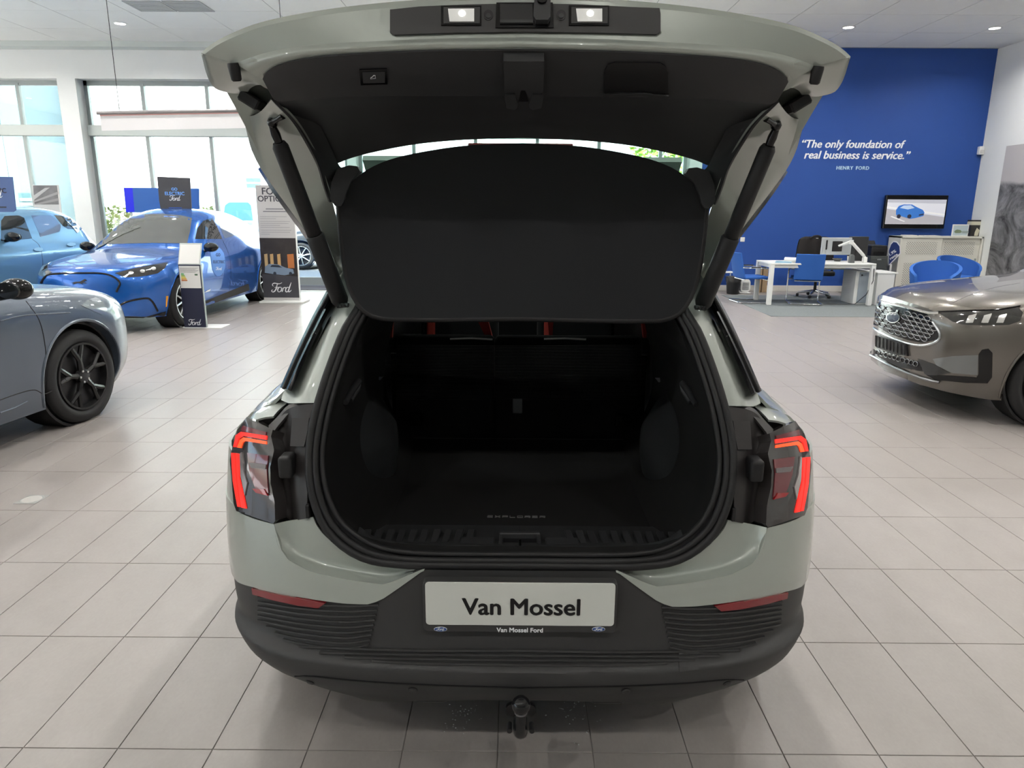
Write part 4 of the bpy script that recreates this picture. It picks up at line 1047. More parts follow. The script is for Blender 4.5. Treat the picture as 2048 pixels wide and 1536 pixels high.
def wheel(cx, cy, r, out, m_rim, spokes, parent, w=.23, style=0, rz=0.0, cap=None):
    """tyre, rim, spokes; axle along local x, outer face toward out (+1/-1); rz turns it"""
    M = tr(cx, cy, r) @ rz_(rz)
    def L(prof): return xf(lathe([(a, out * b) for a, b in prof], 40, 'x'), M)
    rr = r * .735
    ty = obj('tyre', L([(rr, -w * .9), (rr + .02, -w), (r * .93, -w), (r * .985, -w * .9), (r, -w * .7), (r, -w * .3), (r * .985, -w * .1), (r * .95, -.008), (r * .86, .006), (rr + .02, .004), (rr, -.012), (rr, -w * .9)]), mat('tyre rubber', (.018, .018, .019), .75, bump=.3, bscale=200), parent, .7)
    for k in range(4): 
        y = -w * (.25 + .17 * k); obj('tread_groove', L([(r * 1.0006, y), (r * 1.0008, y + .008)]), M_ink, ty)
    rim = obj('rim', L([(rr - .03, -w * .85), (rr, -w * .8), (rr - .015, -.05), (rr, -.012), (rr - .004, .002), (rr - .02, .002), (rr - .028, -.03), (rr - .03, -w * .85)]), m_rim, parent, .6)
    obj('brake_disc', L([(.0, -.12), (rr * .62, -.12), (rr * .62, -.10), (.0, -.10)]), mat('brake steel', (.16, .16, .16), .4, metal=.6), rim, .6)
    obj('wheel_well_disc', L([(.0, -.20), (rr - .03, -.20), (rr - .03, -.19)]), M_ink, rim)
    for i in range(spokes):
        a = 2 * PI * i / spokes + .2
        pts = [[(.05, -.018, .0), (rr * .5, -.014, 0), (rr - .022, -.012, .07), ], [(.05, -.018, 0), (rr * .5, -.014, 0), (rr - .022, -.012, -.07)]] if style else [[(.05, -.02, .0), (rr - .02, -.012, 0)]]
        parts = []
        for P in pts:
            Q = [Vector((out * p[1], p[0] * math.cos(a + p[2] * 3.2), p[0] * math.sin(a + p[2] * 3.2))) for p in P]
            parts.append(tube([tuple(M @ q) for q in Q], ([.024, .020, .017] if style else [.019, .015, .014])[:len(Q)], 6))
        obj('spoke', join(*parts), m_rim, rim, .4)
    obj('wheel_hub', L([(.0, -.03), (.062, -.03), (.056, .0), (.03, .006), (.0, .006)]), m_rim, rim, .6)
    for i in range(5):
        a = 2 * PI * i / 5; obj('wheel_nut', xf(lathe([(0, 0), (.009, 0), (.009, .012 * out), (0, .012 * out)], 8, 'x'), M @ tr(out * -.004, .045 * math.cos(a), .045 * math.sin(a))), mat('nut steel', (.5, .5, .5), .3, metal=.9), rim)
    return rim
M_rimd = mat('dark rim', (.02, .02, .021), .25, metal=.4)
for sx in (-1, 1):
    for y in (2.62, 5.38): wheel(XC + sx * .925, y, .36, sx, M_rimd, 5, car)
# ================================================================ the other cars
def herm(ys, vs, q):
    ys, vs, q = np.array(ys, float), np.array(vs, float), np.array(q, float)
    d = np.diff(vs) / np.diff(ys); m = np.zeros_like(vs); m[0], m[-1] = d[0], d[-1]
    for i in range(1, len(vs) - 1): m[i] = 0 if d[i - 1] * d[i] <= 0 else 2 * d[i - 1] * d[i] / (d[i - 1] + d[i])
    k = np.clip(np.searchsorted(ys, q, 'right') - 1, 0, len(ys) - 2); h = ys[k + 1] - ys[k]; s = (q - ys[k]) / h
    return (2 * s**3 - 3 * s**2 + 1) * vs[k] + (s**3 - 2 * s**2 + s) * h * m[k] + (-2 * s**3 + 3 * s**2) * vs[k + 1] + (s**3 - s**2) * h * m[k + 1]
def carbody(T, ny=60, nk=34):
    """closed car shell from stations (y, bow, half section from rocker to centre line); y runs from the nose back"""
    ys = [t[0] for t in T]; K = len(T[0][2]); q = np.unique(np.r_[np.linspace(ys[0], ys[0] + .6, 16), np.linspace(ys[0] + .6, ys[-1], ny)])
    X = np.stack([herm(ys, [t[2][k][0] for t in T], q) for k in range(K)], 1); Z = np.stack([herm(ys, [t[2][k][1] for t in T], q) for k in range(K)], 1)
    bow = herm(ys, [t[1] for t in T], q); R = []
    for i, y in enumerate(q):
        h = cat(np.stack([X[i], np.zeros(K), Z[i]], 1), nk)
        h = np.vstack([[(0, 0, h[0][2])], h])
        full = np.vstack([h, (h * np.array([-1, 1, 1]))[::-1][1:-1]])
        full[:, 1] = y + bow[i] * (full[:, 0] / .94) ** 2
        R.append(full)
    def caps(r, sgn, n=4):
        c = r.mean(0); out = []
        for f in np.linspace(1, 0.03, n + 1)[1:]:
            p = c + (r - c) * f; y0 = r[:, 1].min() if sgn < 0 else r[:, 1].max()
            p[:, 1] = y0 + sgn * (.035 * (1 - f) ** .7) + (r[:, 1] - y0) * f ** 2; out.append(p)
        return out
    R = caps(R[0], -1)[::-1] + R + caps(R[-1], 1)
    A = np.stack(R); VF = grid(A, wrap=True); n = A.shape[1]
    VF[1].append(tuple(range(n))[::-1]); VF[1].append(tuple((len(R) - 1) * n + k for k in range(n)))
    return VF
def cut(VF, cutters):
    """take wheel arches out of a body"""
    def tmp(vf):
        me = mesh('cutting', vf[0], vf[1], None); o = bpy.data.objects.new('cutting', me); COL.objects.link(o); return o
    a = tmp(VF); bm = bmesh.new(); bm.from_mesh(a.data); bmesh.ops.recalc_face_normals(bm, faces=bm.faces); bm.to_mesh(a.data); bm.free()
    bs = []
    for c in cutters:
        b = tmp(c); bm = bmesh.new(); bm.from_mesh(b.data); bmesh.ops.recalc_face_normals(bm, faces=bm.faces); bm.to_mesh(b.data); bm.free()
        m = a.modifiers.new('arch', 'BOOLEAN'); m.operation = 'DIFFERENCE'; m.object = b; m.solver = 'EXACT'; bs.append(b)
    dg = bpy.context.evaluated_depsgraph_get(); me = bpy.data.meshes.new_from_object(a.evaluated_get(dg))
    out = [tuple(v.co) for v in me.vertices], [tuple(p.vertices) for p in me.polygons]
    for o in [a] + bs:
        d = o.data; bpy.data.objects.remove(o); bpy.data.meshes.remove(d)
    bpy.data.meshes.remove(me); return out
def decal(parent, bvh, VF, px0, py0, sx, sy, m, name='lettering', off=.004, guess=None):
    """2D drawing laid on a surface: x and y in photograph pixels from (px0, py0)"""
    V = []
    for x, y, z in VF[0]:
        loc, n = hit(px0 + x * sx, py0 - y * sy, bvh, guess); V.append(tuple(loc + n * (off + z)))
    return obj(name, (V, VF[1]), m, parent)
class Car:
    def __init__(s, name, label, T, front, phi, M_body, axles=(.92, 3.72), r=.36, archr=.40, halfw=.93):
        s.loc = (front[0], front[1], 0); s.M = tr(*s.loc) @ rz_(phi); s.phi = phi
        s.t = thing(name, label, 'car', s.loc, phi); s.hw = halfw
        V = carbody(T); s.bvh = bvh_of(xf(V, s.M))
        c = []
        for y in axles:
            for sx in (-1, 1): c.append(xf(lathe([(archr, sx * (halfw - .30)), (archr, sx * (halfw + .15))], 32, 'x'), tr(0, y, r + .015)))
        s.body = obj('body', xf(cut(V, c), s.M), M_body, s.t, .6)
        s.r, s.axles = r, axles
        for y in axles:
            for sx in (-1, 1):
                P = []
                for a in np.linspace(-.12 * PI, 1.12 * PI, 30):
                    q = Vector((sx * 2, y + (archr + .012) * math.cos(a), r + .015 + (archr + .012) * math.sin(a)))
                    d = (s.M.to_3x3() @ Vector((-sx, 0, 0))); loc, n_, i_, ds = s.bvh.ray_cast(s.M @ q, d)
                    if loc is not None: P.append(tuple(loc))
                if len(P) > 8: obj('arch_lip', tube(P, .011, 6), M_body, s.t, .9)
        for y in axles:
            for sx in (-1, 1):
                w = xf(lathe([(archr - .001, sx * (halfw - .295)), (archr - .001, sx * (halfw - .06)), (archr - .02, sx * (halfw - .06)), (archr - .02, sx * (halfw - .295))], 32, 'x', True), s.M @ tr(0, y, r + .015))
                obj('arch_liner', w, M_black, s.t, .6)
    def wheels(s, m_rim, spokes, style, ext=.0, rr=None):
        for y in s.axles:
            for sx in (-1, 1):
                p = s.M @ Vector((sx * (s.hw + ext - .02), y, 0)); wheel(p.x, p.y, s.r, sx, m_rim, spokes, s.t, style=style, rz=s.phi)
    def mirror(s, VF):
        I = s.M.inverted(); S = Matrix.Diagonal((-1, 1, 1, 1))
        return [tuple(s.M @ (S @ (I @ Vector(v)))) for v in VF[0]], [f[::-1] for f in VF[1]]
    def skin(s, name, poly, m, off=.004, depth=.008, step=5.0, both=False, par=None, sm=.9, smooth_n=0, label=None):
        VF = shell(poly, s.bvh, off, depth, step, None, smooth_n); o = obj(name, VF, m, par or s.t, sm, label=label)
        if both: obj(name, s.mirror(VF), m, par or s.t, sm)
        return o
    def side_glass(s, polys, m, sides=(-1, 1)):
        """windows given in the car's own side view (length, height)"""
        for sx in sides:
            d = s.M.to_3x3() @ Vector((-sx, 0, 0))
            def cast(y, z):
                loc, n, i, ds = s.bvh.ray_cast(s.M @ Vector((sx * 2, y, z)), d)
                if loc is None: loc, n, i, ds = s.bvh.find_nearest(s.M @ Vector((sx * .7, y, z)))
                return loc, (n if n.dot(d) < 0 else -n)
            for p in polys: obj('side_window', shell(p, s.bvh, .003, .006, .09, cast=cast, toward=s.M @ Vector((sx * 5, 2, 1))), m, s.t, .9)
    def top_glass(s, poly, m, name='windscreen'):
        d = Vector((0, 0, -1))
        def cast(x, y):
            loc, n, i, ds = s.bvh.ray_cast(s.M @ Vector((x, y, 3)), d)
            if loc is None: loc, n, i, ds = s.bvh.find_nearest(s.M @ Vector((x, y, 1.3)))
            return loc, (n if n.z > 0 else -n)
        obj(name, shell(poly, s.bvh, .003, .006, .09, cast=cast, toward=s.M @ Vector((0, 2, 8))), m, s.t, .9)
    def line(s, name, pts, w, m, off=.0, n=20, both=False, par=None, closed=False):
        P = line_on(pts, s.bvh, off, n); VF = tube([tuple(p) for p in P], w, 6, closed); o = obj(name, VF, m, par or s.t, .9)
        if both: obj(name, s.mirror(VF), m, par or s.t, .9)
        return o
    def local(s, name, VF, m, par=None, sm=.7, label=None): return obj(name, xf(VF, s.M), m, par or s.t, sm, label=label)
    def door_mirror(s, sx, y, z, m1, m2, x=None):
        x = (s.hw + .03) if x is None else x
        b = s.local('door_mirror', xf(ball(.11, .075, .07), tr(sx * x, y, z)), m1, sm=1.5)
        s.local('mirror_glass', xf(ball(.09, .01, .055), tr(sx * x, y + .068, z)), m2, b, 1.5); s.local('mirror_foot', tube([(sx * (x - .14), y + .02, z - .06), (sx * (x - .04), y + .01, z - .04)], .022, 8), m1, b)
def ball(a, b, c, n=20, m=12):
    return [(x * a, y * b, z * c) for x, y, z in lathe([(math.sin(PI * i / m) or 1e-6, -math.cos(PI * i / m)) for i in range(m + 1)], n)[0]], lathe([(math.sin(PI * i / m) or 1e-6, -math.cos(PI * i / m)) for i in range(m + 1)], n)[1]
lowr = [(.88, .20), (.92, .34), (.938, .52), (.942, .70)]
T_coupe = [(0.0, .30, [(.50, .25), (.60, .33), (.66, .45), (.67, .57), (.64, .67), (.58, .73), (.46, .77), (.32, .785), (.16, .79), (0, .795)]),
     (.12, .28, [(.66, .21), (.76, .32), (.81, .46), (.82, .60), (.80, .72), (.74, .79), (.62, .835), (.45, .855), (.22, .865), (0, .87)]),
     (.45, .14, [(.80, .19), (.88, .32), (.915, .48), (.925, .65), (.905, .79), (.84, .87), (.70, .905), (.50, .925), (.25, .935), (0, .94)]),
     (.95, .0, [(.86, .19), (.91, .34), (.935, .52), (.94, .68), (.92, .83), (.86, .92), (.72, .965), (.52, .985), (.26, 1.0), (0, 1.005)]),
     (1.40, 0, lowr + [(.925, .86), (.87, .95), (.74, 1.00), (.55, 1.035), (.28, 1.055), (0, 1.06)]),
     (1.75, 0, lowr + [(.925, .88), (.87, .98), (.77, 1.12), (.62, 1.22), (.32, 1.265), (0, 1.275)]),
     (2.2, 0, lowr + [(.92, .90), (.86, 1.0), (.74, 1.26), (.60, 1.44), (.32, 1.515), (0, 1.53)]),
     (2.65, 0, lowr + [(.92, .91), (.86, 1.0), (.72, 1.32), (.58, 1.53), (.32, 1.61), (0, 1.625)]),
     (3.3, 0, lowr + [(.925, .93), (.87, 1.02), (.71, 1.32), (.57, 1.51), (.32, 1.59), (0, 1.61)]),
     (3.95, 0, lowr + [(.93, .92), (.87, 1.03), (.72, 1.26), (.55, 1.40), (.30, 1.47), (0, 1.49)]),
     (4.4, 0, [(.86, .22), (.91, .36), (.935, .55), (.94, .74), (.93, .93), (.86, 1.03), (.70, 1.13), (.50, 1.21), (.28, 1.26), (0, 1.27)]),
     (4.71, -.12, [(.78, .3), (.82, .42), (.84, .55), (.84, .72), (.80, .88), (.72, .97), (.58, 1.02), (.42, 1.04), (.2, 1.05), (0, 1.06)])]
T_suv = [(0.0, .25, [(.52, .24), (.64, .34), (.70, .48), (.72, .62), (.71, .74), (.66, .82), (.52, .87), (.36, .89), (.18, .90), (0, .905)]),
     (.12, .22, [(.70, .22), (.80, .34), (.85, .48), (.865, .64), (.85, .78), (.79, .87), (.64, .925), (.45, .95), (.22, .96), (0, .965)]),
     (.45, .10, [(.82, .2), (.90, .34), (.93, .5), (.94, .68), (.92, .84), (.85, .93), (.70, .98), (.50, 1.005), (.25, 1.02), (0, 1.025)]),
     (.95, 0, [(.86, .2), (.92, .34), (.94, .52), (.945, .72), (.93, .89), (.87, .98), (.73, 1.03), (.52, 1.055), (.26, 1.07), (0, 1.075)]),
     (1.35, 0, lowr + [(.93, .91), (.88, 1.01), (.76, 1.07), (.57, 1.11), (.3, 1.13), (0, 1.14)]),
     (1.7, 0, lowr + [(.93, .94), (.88, 1.03), (.77, 1.20), (.63, 1.32), (.33, 1.37), (0, 1.385)]),
     (2.1, 0, lowr + [(.93, .95), (.87, 1.04), (.75, 1.34), (.61, 1.52), (.33, 1.58), (0, 1.60)]),
     (2.6, 0, lowr + [(.93, .95), (.87, 1.05), (.73, 1.38), (.60, 1.58), (.33, 1.65), (0, 1.665)]),
     (3.6, 0, lowr + [(.93, .96), (.87, 1.06), (.73, 1.38), (.60, 1.57), (.33, 1.64), (0, 1.655)]),
     (4.2, 0, lowr + [(.93, .97), (.87, 1.06), (.72, 1.34), (.57, 1.50), (.32, 1.57), (0, 1.585)]),
     (4.6, -.10, [(.80, .3), (.86, .45), (.88, .6), (.88, .75), (.85, .92), (.78, 1.02), (.66, 1.15), (.5, 1.24), (.28, 1.29), (0, 1.3)])]
M_cglass = mat('dark car glass', (.012, .014, .016), .03, spec=.8, coat=1)
M_wglass = mat('grey windscreen', (.10, .105, .10), .04, spec=.8, coat=1)
M_lampg = mat('headlamp glass', (.035, .035, .034), .08, metal=.2, coat=1)
M_silver = mat('silver rim', (.62, .63, .64), .25, metal=.8)
M_amber = mat('amber marker', (.85, .35, .02), .3)
M_seam2 = mat('panel gap', (.008, .008, .010), .6)

# ---- blue crossover facing the viewer
C1 = Car('blue_crossover', 'bright blue crossover with a black edged nose behind the price stand', T_coupe, (-5.62, 9.22), math.radians(-2.5), paint('vivid blue car paint', (.008, .105, .44), .45, .25), axles=(.90, 3.86))
C1.wheels(M_silver, 10, 0)
C1.skin('windscreen', [(165, 491), (192, 460), (216, 442), (239, 433), (274, 429), (321, 428), (362, 431), (384, 436), (380, 463), (374, 487), (304, 486), (230, 488)], M_wglass, .003, .006, 7)
C1.skin('side_window', [(390, 478), (394.5, 457), (406, 442), (424, 436), (435.5, 457), (444, 478)], M_cglass, .003, .006, 5, True)
C1.skin('side_window', [(433, 436), (456, 441), (477, 454), (481, 460), (473, 470), (449, 477)], mat('painted sky reflection glass', (.10, .16, .28), .03, spec=.9, coat=1), .003, .006, 5, True)  # sky reflection is painted into this pane as a blue base colour
hl = C1.skin('headlamp', [(230, 546.5), (263, 538), (304, 530), (336, 524.6), (329, 537), (315, 547), (283, 553), (251, 555)], M_lampg, .004, .01, 5, True, label='slim headlamp')
for px, py in ((262, 546), (285, 543), (307, 538)): C1.skin('lamp_bulb', ellipse(px, py, 5, 3.2, 12), mat('projector lens', (.35, .35, .34), .15, metal=.3), .010, .006, 3, par=hl)
C1.line('grille_band', [(82, 566), (88, 556), (96, 550), (125, 547), (163, 546.5), (205, 547.5), (228, 554), (240, 566), (236, 577), (233, 584)], .014, M_gloss, .002, 40)
C1.line('bumper_band', [(228, 620), (246, 607), (268, 600), (296, 597), (305, 604), (315, 622)], .014, M_gloss, .002, 30, True)
C1.skin('front_lip', [(180, 628), (228, 632), (290, 634), (332, 623), (333, 639), (292, 641), (233, 640), (180, 636)], M_black, .006, .012, 6)
pony = [(0, .35), (.10, .30), (.16, .42), (.30, .52), (.46, .50), (.60, .56), (.74, .80), (.86, 1.0), (.92, .88), (1.0, .74), (.93, .66), (.84, .60), (.80, .44), (.92, .30), (.98, .12), (.88, .20), (.74, .28), (.66, .18), (.74, .02), (.62, .10), (.52, .26), (.38, .24), (.26, .08), (.12, .02), (.18, .16), (.24, .30), (.12, .22)]
decal(C1.t, C1.bvh, prism([(x, y) for x, y in pony], 0, .004), 142, 569, 33, 11, mat('dark chrome', (.05, .05, .055), .15, metal=.9), 'emblem', .006)
C1.line('bonnet_seam', [(96, 549), (110, 520), (150, 498), (172, 492)], .003, M_seam2, 0, 20)
C1.line('door_seam', [(386, 482), (388, 520), (392, 560), (398, 604)], .003, M_seam2, 0, 20, True)
C1.line('door_seam', [(445, 480), (458, 510), (462, 545), (458, 580)], .003, M_seam2, 0, 20, True)
C1.skin('sill_panel', [(400, 606), (450, 586), (497, 567), (499, 580), (450, 598), (405, 615)], M_plast, .004, .01, 6, True)
C1.skin('side_marker', [(332, 592), (336.5, 592), (336, 613), (331.5, 614)], M_amber, .004, .006, 4)
dc = C1.skin('door_decal', [(421, 498), (430, 492), (440, 497), (447, 507), (450, 527), (448, 540), (441, 551), (433, 552), (426, 542), (423, 527)], mat('light blue decal', (.10, .26, .68), .5), .005, .003, 4, smooth_n=30, label='light blue oval decal')
for body, a, b, base in (('GO', 431, 440, 513), ('ELECTRIC', 425.5, 448.5, 526.5)):
    V, Fc = text(body, 1, .03, h=.0005); xs = [v[0] for v in V]; k = (b - a) / (max(xs) - min(xs)); decal(dc, C1.bvh, (V, Fc), (a + b) / 2, base, k, k * 1.5, mat('navy print', (.01, .02, .10), .5), 'lettering', .0065)
decal(dc, C1.bvh, script_word(13, .0005), 437, 540, 1, 1.1, M_print_white, 'script_lettering', .0065)
decal(C1.t, C1.bvh, fill2d([[(0, 0), (.3, .1), (.6, .5), (1, .8), (.9, .3), (.5, .1)]], 0, .001), 404, 585, 17, 9, M_print_white, 'side_graphic', .005)
C1.door_mirror(1, 1.72, 1.06, M_gloss, M_cglass); C1.door_mirror(-1, 1.72, 1.06, M_gloss, M_cglass)
# roof sign on the blue car
def board(name, label, cat_, px, Y, m, parent=None, t=.012, lean=0.0, group=None):
    P = [atY(x, y, Y) for x, y in px]; z0 = min(p.z for p in P); t_ = thing(name, label, cat_, (sum(p.x for p in P) / len(P), Y, z0), group=group)
    obj('panel', prism([(p.x, p.z) for p in P], Y, Y + t, 'y', .002), m, t_); return t_
def on_board(t_, body, px0, px1, base, Y, m, bold=.03, **k):
    V, Fc = text(body, 1, bold, h=.0012, **k); xs = [v[0] for v in V]; a, b = atY(px0, base, Y), atY(px1, base, Y); s = (b.x - a.x) / (max(xs) - min(xs)); c = (max(xs) + min(xs)) / 2
    return obj('lettering', place2d(([((x - c) * s, y * s, z) for x, y, z in V], Fc), ((a.x + b.x) / 2, Y, a.z), (1, 0, 0), (0, 0, 1)), m, t_)
def script_on(t_, px0, px1, base, Y, m):
    a, b = atY(px0, base, Y), atY(px1, base, Y)
    return obj('script_lettering', place2d(script_word(b.x - a.x, .0014), ((a.x + b.x) / 2, Y, a.z), (1, 0, 0), (0, 0, 1)), m, t_)
M_navy = mat('dark slate sign', (.055, .055, .062), .35)
M_skyb = mat('sky blue print', (.16, .40, .90), .5)
yR = 12.0
rs = board('roof_sign', 'dark roof sign with sky blue lettering on the blue car', 'sign', [(314, 353), (380, 356), (384, 430), (378, 436), (330, 436), (322, 424), (318, 400)], yR, M_navy)
on_board(rs, 'GO', 343, 355, 381, yR - .002, M_skyb); on_board(rs, 'ELECTRIC', 330, 369, 390, yR - .002, M_skyb); script_on(rs, 339, 362, 401, yR - .002, M_print_white)
a, b = atY(326, 428, yR), atY(384, 428, yR); obj('sign_foot', prism([(a.x, a.z), (b.x, a.z), (b.x, a.z - .05), (a.x + .03, a.z - .05)], yR - .002, yR + .10, 'y', .004), mat('blue sign foot', (.03, .06, .30), .35), rs)
a, b = atY(338, 416, yR), atY(364, 416, yR); obj('sign_clip', box(a.x, b.x, yR - .008, yR, a.z - .012, a.z + .012, .003), M_inkblue, rs)

# ---- light blue car further left
C2 = Car('light_blue_car', 'light blue crossover cropped by the picture edge beside the blue one', T_suv, (-8.30, 8.05), math.radians(-3), paint('light blue car paint', (.17, .36, .55), .45, .25))
C2.wheels(M_silver, 10, 0)
C2.skin('side_window', [(2, 442), (9, 432), (37.5, 431), (48, 436), (64, 477), (31, 480), (2, 482)], M_cglass, .003, .006, 5)
C2.skin('side_window', [(62.5, 431), (101.5, 431), (114, 441), (122, 453), (118, 464), (81, 474)], MATS['painted sky reflection glass'], .003, .006, 5)  # same blue base colour, a painted reflection of the sky
C2.skin('quarter_window', [(108, 430), (140, 434), (158, 446), (168, 459), (150, 458), (136, 458), (126, 452)], M_cglass, .003, .006, 5)
C2.line('door_seam', [(64, 478), (78, 490), (84, 510), (86, 540)], .003, M_seam2, 0, 16)
for px, py in ((75, 500), (141, 490)):
    C2.skin('door_handle', ellipse(px, py, 9, 3.6, 16), mat('light blue handle', (.22, .42, .60), .25, coat=1), .022, .02, 3)
p_ = C2.M.inverted() @ atX(16, 474, -7.28); C2.door_mirror(1, p_.y, p_.z, M_gloss, M_cglass); C2.door_mirror(-1, p_.y, p_.z, M_gloss, M_cglass)

# ---- grey blue car in the near left corner
C3 = Car('grey_blue_suv', 'slate grey SUV nose with a black spoked wheel at the picture edge', T_suv, (-4.15, 6.47), math.radians(172), paint('slate grey car paint', (.088, .112, .148), .35, .28), axles=(.93, 3.64), r=.365, archr=.415)
C3.wheels(M_rimd, 5, 1, .01)
C3.line('wing_seam', [(52, 602), (78, 640), (90, 690), (92, 740), (88, 785)], .0035, M_seam2, 0, 26)
C3.line('sill_seam', [(0, 800), (40, 786), (70, 780), (88, 788), (104, 782)], .0035, M_seam2, 0, 26)
C3.line('character_line', [(0, 642), (40, 632), (85, 628), (140, 625)], .006, MATS['slate grey car paint'], -.001, 20)
C3.skin('headlamp', [(162, 611), (174, 601), (190, 595), (202, 600), (211, 613), (216, 628), (204, 630), (186, 622)], mat('pale headlamp glass', (.36, .42, .46), .06, metal=.6, coat=1), .004, .012, 5, True)
pm = atY(33, 578, 4.62); q = C3.M.inverted() @ pm
C3.door_mirror(-1, q.y, q.z, M_gloss, M_cglass, abs(q.x)); C3.door_mirror(1, q.y, q.z, M_gloss, M_cglass, abs(q.x))
C3.line('sill_crease', [(0, 826), (30, 815), (54, 803)], .007, MATS['slate grey car paint'], .0, 10)
obj('brake_caliper', xf(box(-.03, .03, -.05, .05, -.08, .08, .02, 2), C3.M @ tr(-.84, .86, .44)), mat('red caliper', (.5, .02, .03), .4), C3.t)

# ---- grey brown car at the right
C4 = Car('grey_brown_suv', 'grey brown SUV with a honeycomb grille at the picture edge', T_suv, (3.38, 6.36), math.radians(-94.5), paint('grey brown car paint', (.145, .133, .118), .5, .25), r=.36)
C4.wheels(M_rimd, 5, 1)
gr = C4.skin('grille', [(1758, 604), (1800, 614), (1854, 628), (1868, 648), (1879, 666), (1877, 678), (1845, 686), (1816, 680), (1780, 668), (1748, 648), (1745, 635), (1746, 616)], M_gloss, .003, .006, 6, label='black honeycomb grille')
M_cell = mat('bright grille edge', (.20, .20, .21), .25, metal=.8)
from math import cos, sin
gpoly = np.array([(1758, 606), (1800, 616), (1852, 630), (1866, 650), (1874, 668), (1843, 682), (1816, 677), (1780, 664), (1750, 646), (1748, 618)])
def inside(p, poly):
    c = False
    for i in range(len(poly)):
        a, b = poly[i], poly[i - 1]
        if (a[1] > p[1]) != (b[1] > p[1]) and p[0] < (b[0] - a[0]) * (p[1] - a[1]) / (b[1] - a[1]) + a[0]: c = not c
    return c
for i in range(-2, 14):
    for j in range(-3, 12):
        x = 1752 + i * 13.0 + (6.5 if j % 2 else 0); y = 612 + j * 8.6 + (x - 1752) * .24
        if inside((x, y), gpoly) and (abs(x - 1789) > 15 or abs(y - 634) > 13):
            C4.line('grille_cell', [(x + 6.2 * cos(a), y + 4.3 * sin(a) + 6.2 * cos(a) * .24) for a in np.linspace(0, 2 * PI, 7)], .004, M_cell, .006, 13, par=gr)
C4.line('grille_strip', [(1764, 600), (1806, 611), (1856, 625), (1878, 626)], .011, M_chrome, .004, 20)
C4.line('grille_surround', [(1742, 636), (1748, 656), (1780, 674), (1825, 689), (1854, 690), (1878, 680), (1880, 666), (1866, 644)], .011, mat('satin silver', (.5, .52, .54), .25, metal=.8), .004, 30)
bd = C4.skin('badge', ellipse(1789, 635, 13.5, 11, 24), M_chrome, .016, .014, 4); C4.skin('badge_field', ellipse(1789, 635, 11.8, 9.4, 24), mat('badge navy', (.03, .04, .07), .3), .019, .01, 4, par=bd)
decal(bd, C4.bvh, script_word(19, .001), 1789, 630.5, 1, 1.2, M_print_white, 'script_lettering', .021)
hl = C4.skin('headlamp', [(1877, 626), (1905, 623), (1996, 621), (2035, 615), (2046, 625), (2040, 642), (2018, 650), (1970, 651), (1924, 649), (1905, 643)], M_lampg, .004, .012, 6, label='long clear headlamp')
C4.line('lamp_brow', [(1876, 624), (1930, 622), (1996, 620), (2040, 613)], .006, M_gloss, .006, 16, par=hl)
for x in (1932, 1962, 1992): C4.skin('lamp_element', [(x, 646), (x + 6, 632), (x + 22, 628), (x + 14, 646)], mat('lamp silver', (.75, .75, .73), .12, metal=.7), .010, .006, 5, par=hl)
pk = C4.skin('plate_bracket', [(1757, 671), (1785, 680), (1815, 689), (1818, 712), (1790, 707), (1757, 694)], M_black, .02, .02, 6)
for k in range(9): x = 1757 + k * 7; C4.line('bracket_rib', [(x, 671 + k * 2.5), (x, 692 + k * 2.2)], .005, M_plast, .024, 6, par=pk)
lg = C4.skin('lower_grille', [(1736, 694), (1780, 712), (1840, 723), (1845, 743), (1800, 734), (1760, 716), (1733, 702)], M_ink, .003, .008, 6)
for k in range(10):
    x, y = 1757 + (k % 5) * 8.5 + (42 if k > 4 else 0), 705 + (k % 5) * 2.4 + (13 if k > 4 else 0)
    C4.line('grille_cell', [(x + 4.5 * cos(a), y + 5 * sin(a)) for a in np.linspace(0, 2 * PI, 7)], .004, M_cell, .008, 13, par=lg)
C4.line('splitter', [(1731, 703), (1760, 719), (1790, 734), (1849, 757), (1880, 763)], .012, M_cell, .012, 24)
C4.skin('vent_frame', [(1957, 708), (1964, 699), (1977, 697), (1985, 706), (1984, 754), (1975, 766), (1930, 765), (1869, 759), (1854, 750), (1900, 751), (1953, 755), (1957, 748)], M_gloss, .006, .012, 6)
C4.skin('vent_blank', [(1866, 718), (1905, 712), (1956, 710), (1955, 750), (1905, 746), (1874, 731)], mat('clouded film', (.15, .16, .16), .2, coat=1), .004, .008, 6)
C4.skin('vent_wedge', [(1836, 717), (1868, 728), (1900, 746), (1862, 752), (1850, 748)], M_plast, .005, .008, 6)
w0 = C4.M @ Vector((.35, 1.30, 1.125)); w1 = C4.M @ Vector((-.1, 1.48, 1.20)); obj('wiper', tube([tuple(w0), tuple((w0 + w1) / 2 + Vector((0, 0, .02))), tuple(w1)], .008, 6), M_black, C4.t)
C4.line('bonnet_line', [(1905, 606), (1940, 590), (1990, 575), (2040, 566)], .004, M_seam2, -.003, 16)

SW = [[(1.55, 1.08), (1.95, 1.30), (2.30, 1.46), (2.52, 1.48), (2.52, 1.06), (1.9, 1.04)], [(2.60, 1.06), (2.60, 1.48), (3.10, 1.48), (3.42, 1.46), (3.42, 1.08)], [(3.50, 1.09), (3.50, 1.45), (3.85, 1.41), (4.12, 1.30), (4.05, 1.12)]]
WS = [(-.62, 1.52), (-.3, 1.42), (0, 1.40), (.3, 1.42), (.62, 1.52), (.54, 1.9), (.47, 2.18), (0, 2.24), (-.47, 2.18), (-.54, 1.9)]
C3.side_glass(SW, M_cglass); C4.side_glass(SW, M_cglass); C2.side_glass(SW, M_cglass, (-1,))
for c_ in (C2, C3, C4): c_.top_glass(WS, M_cglass)
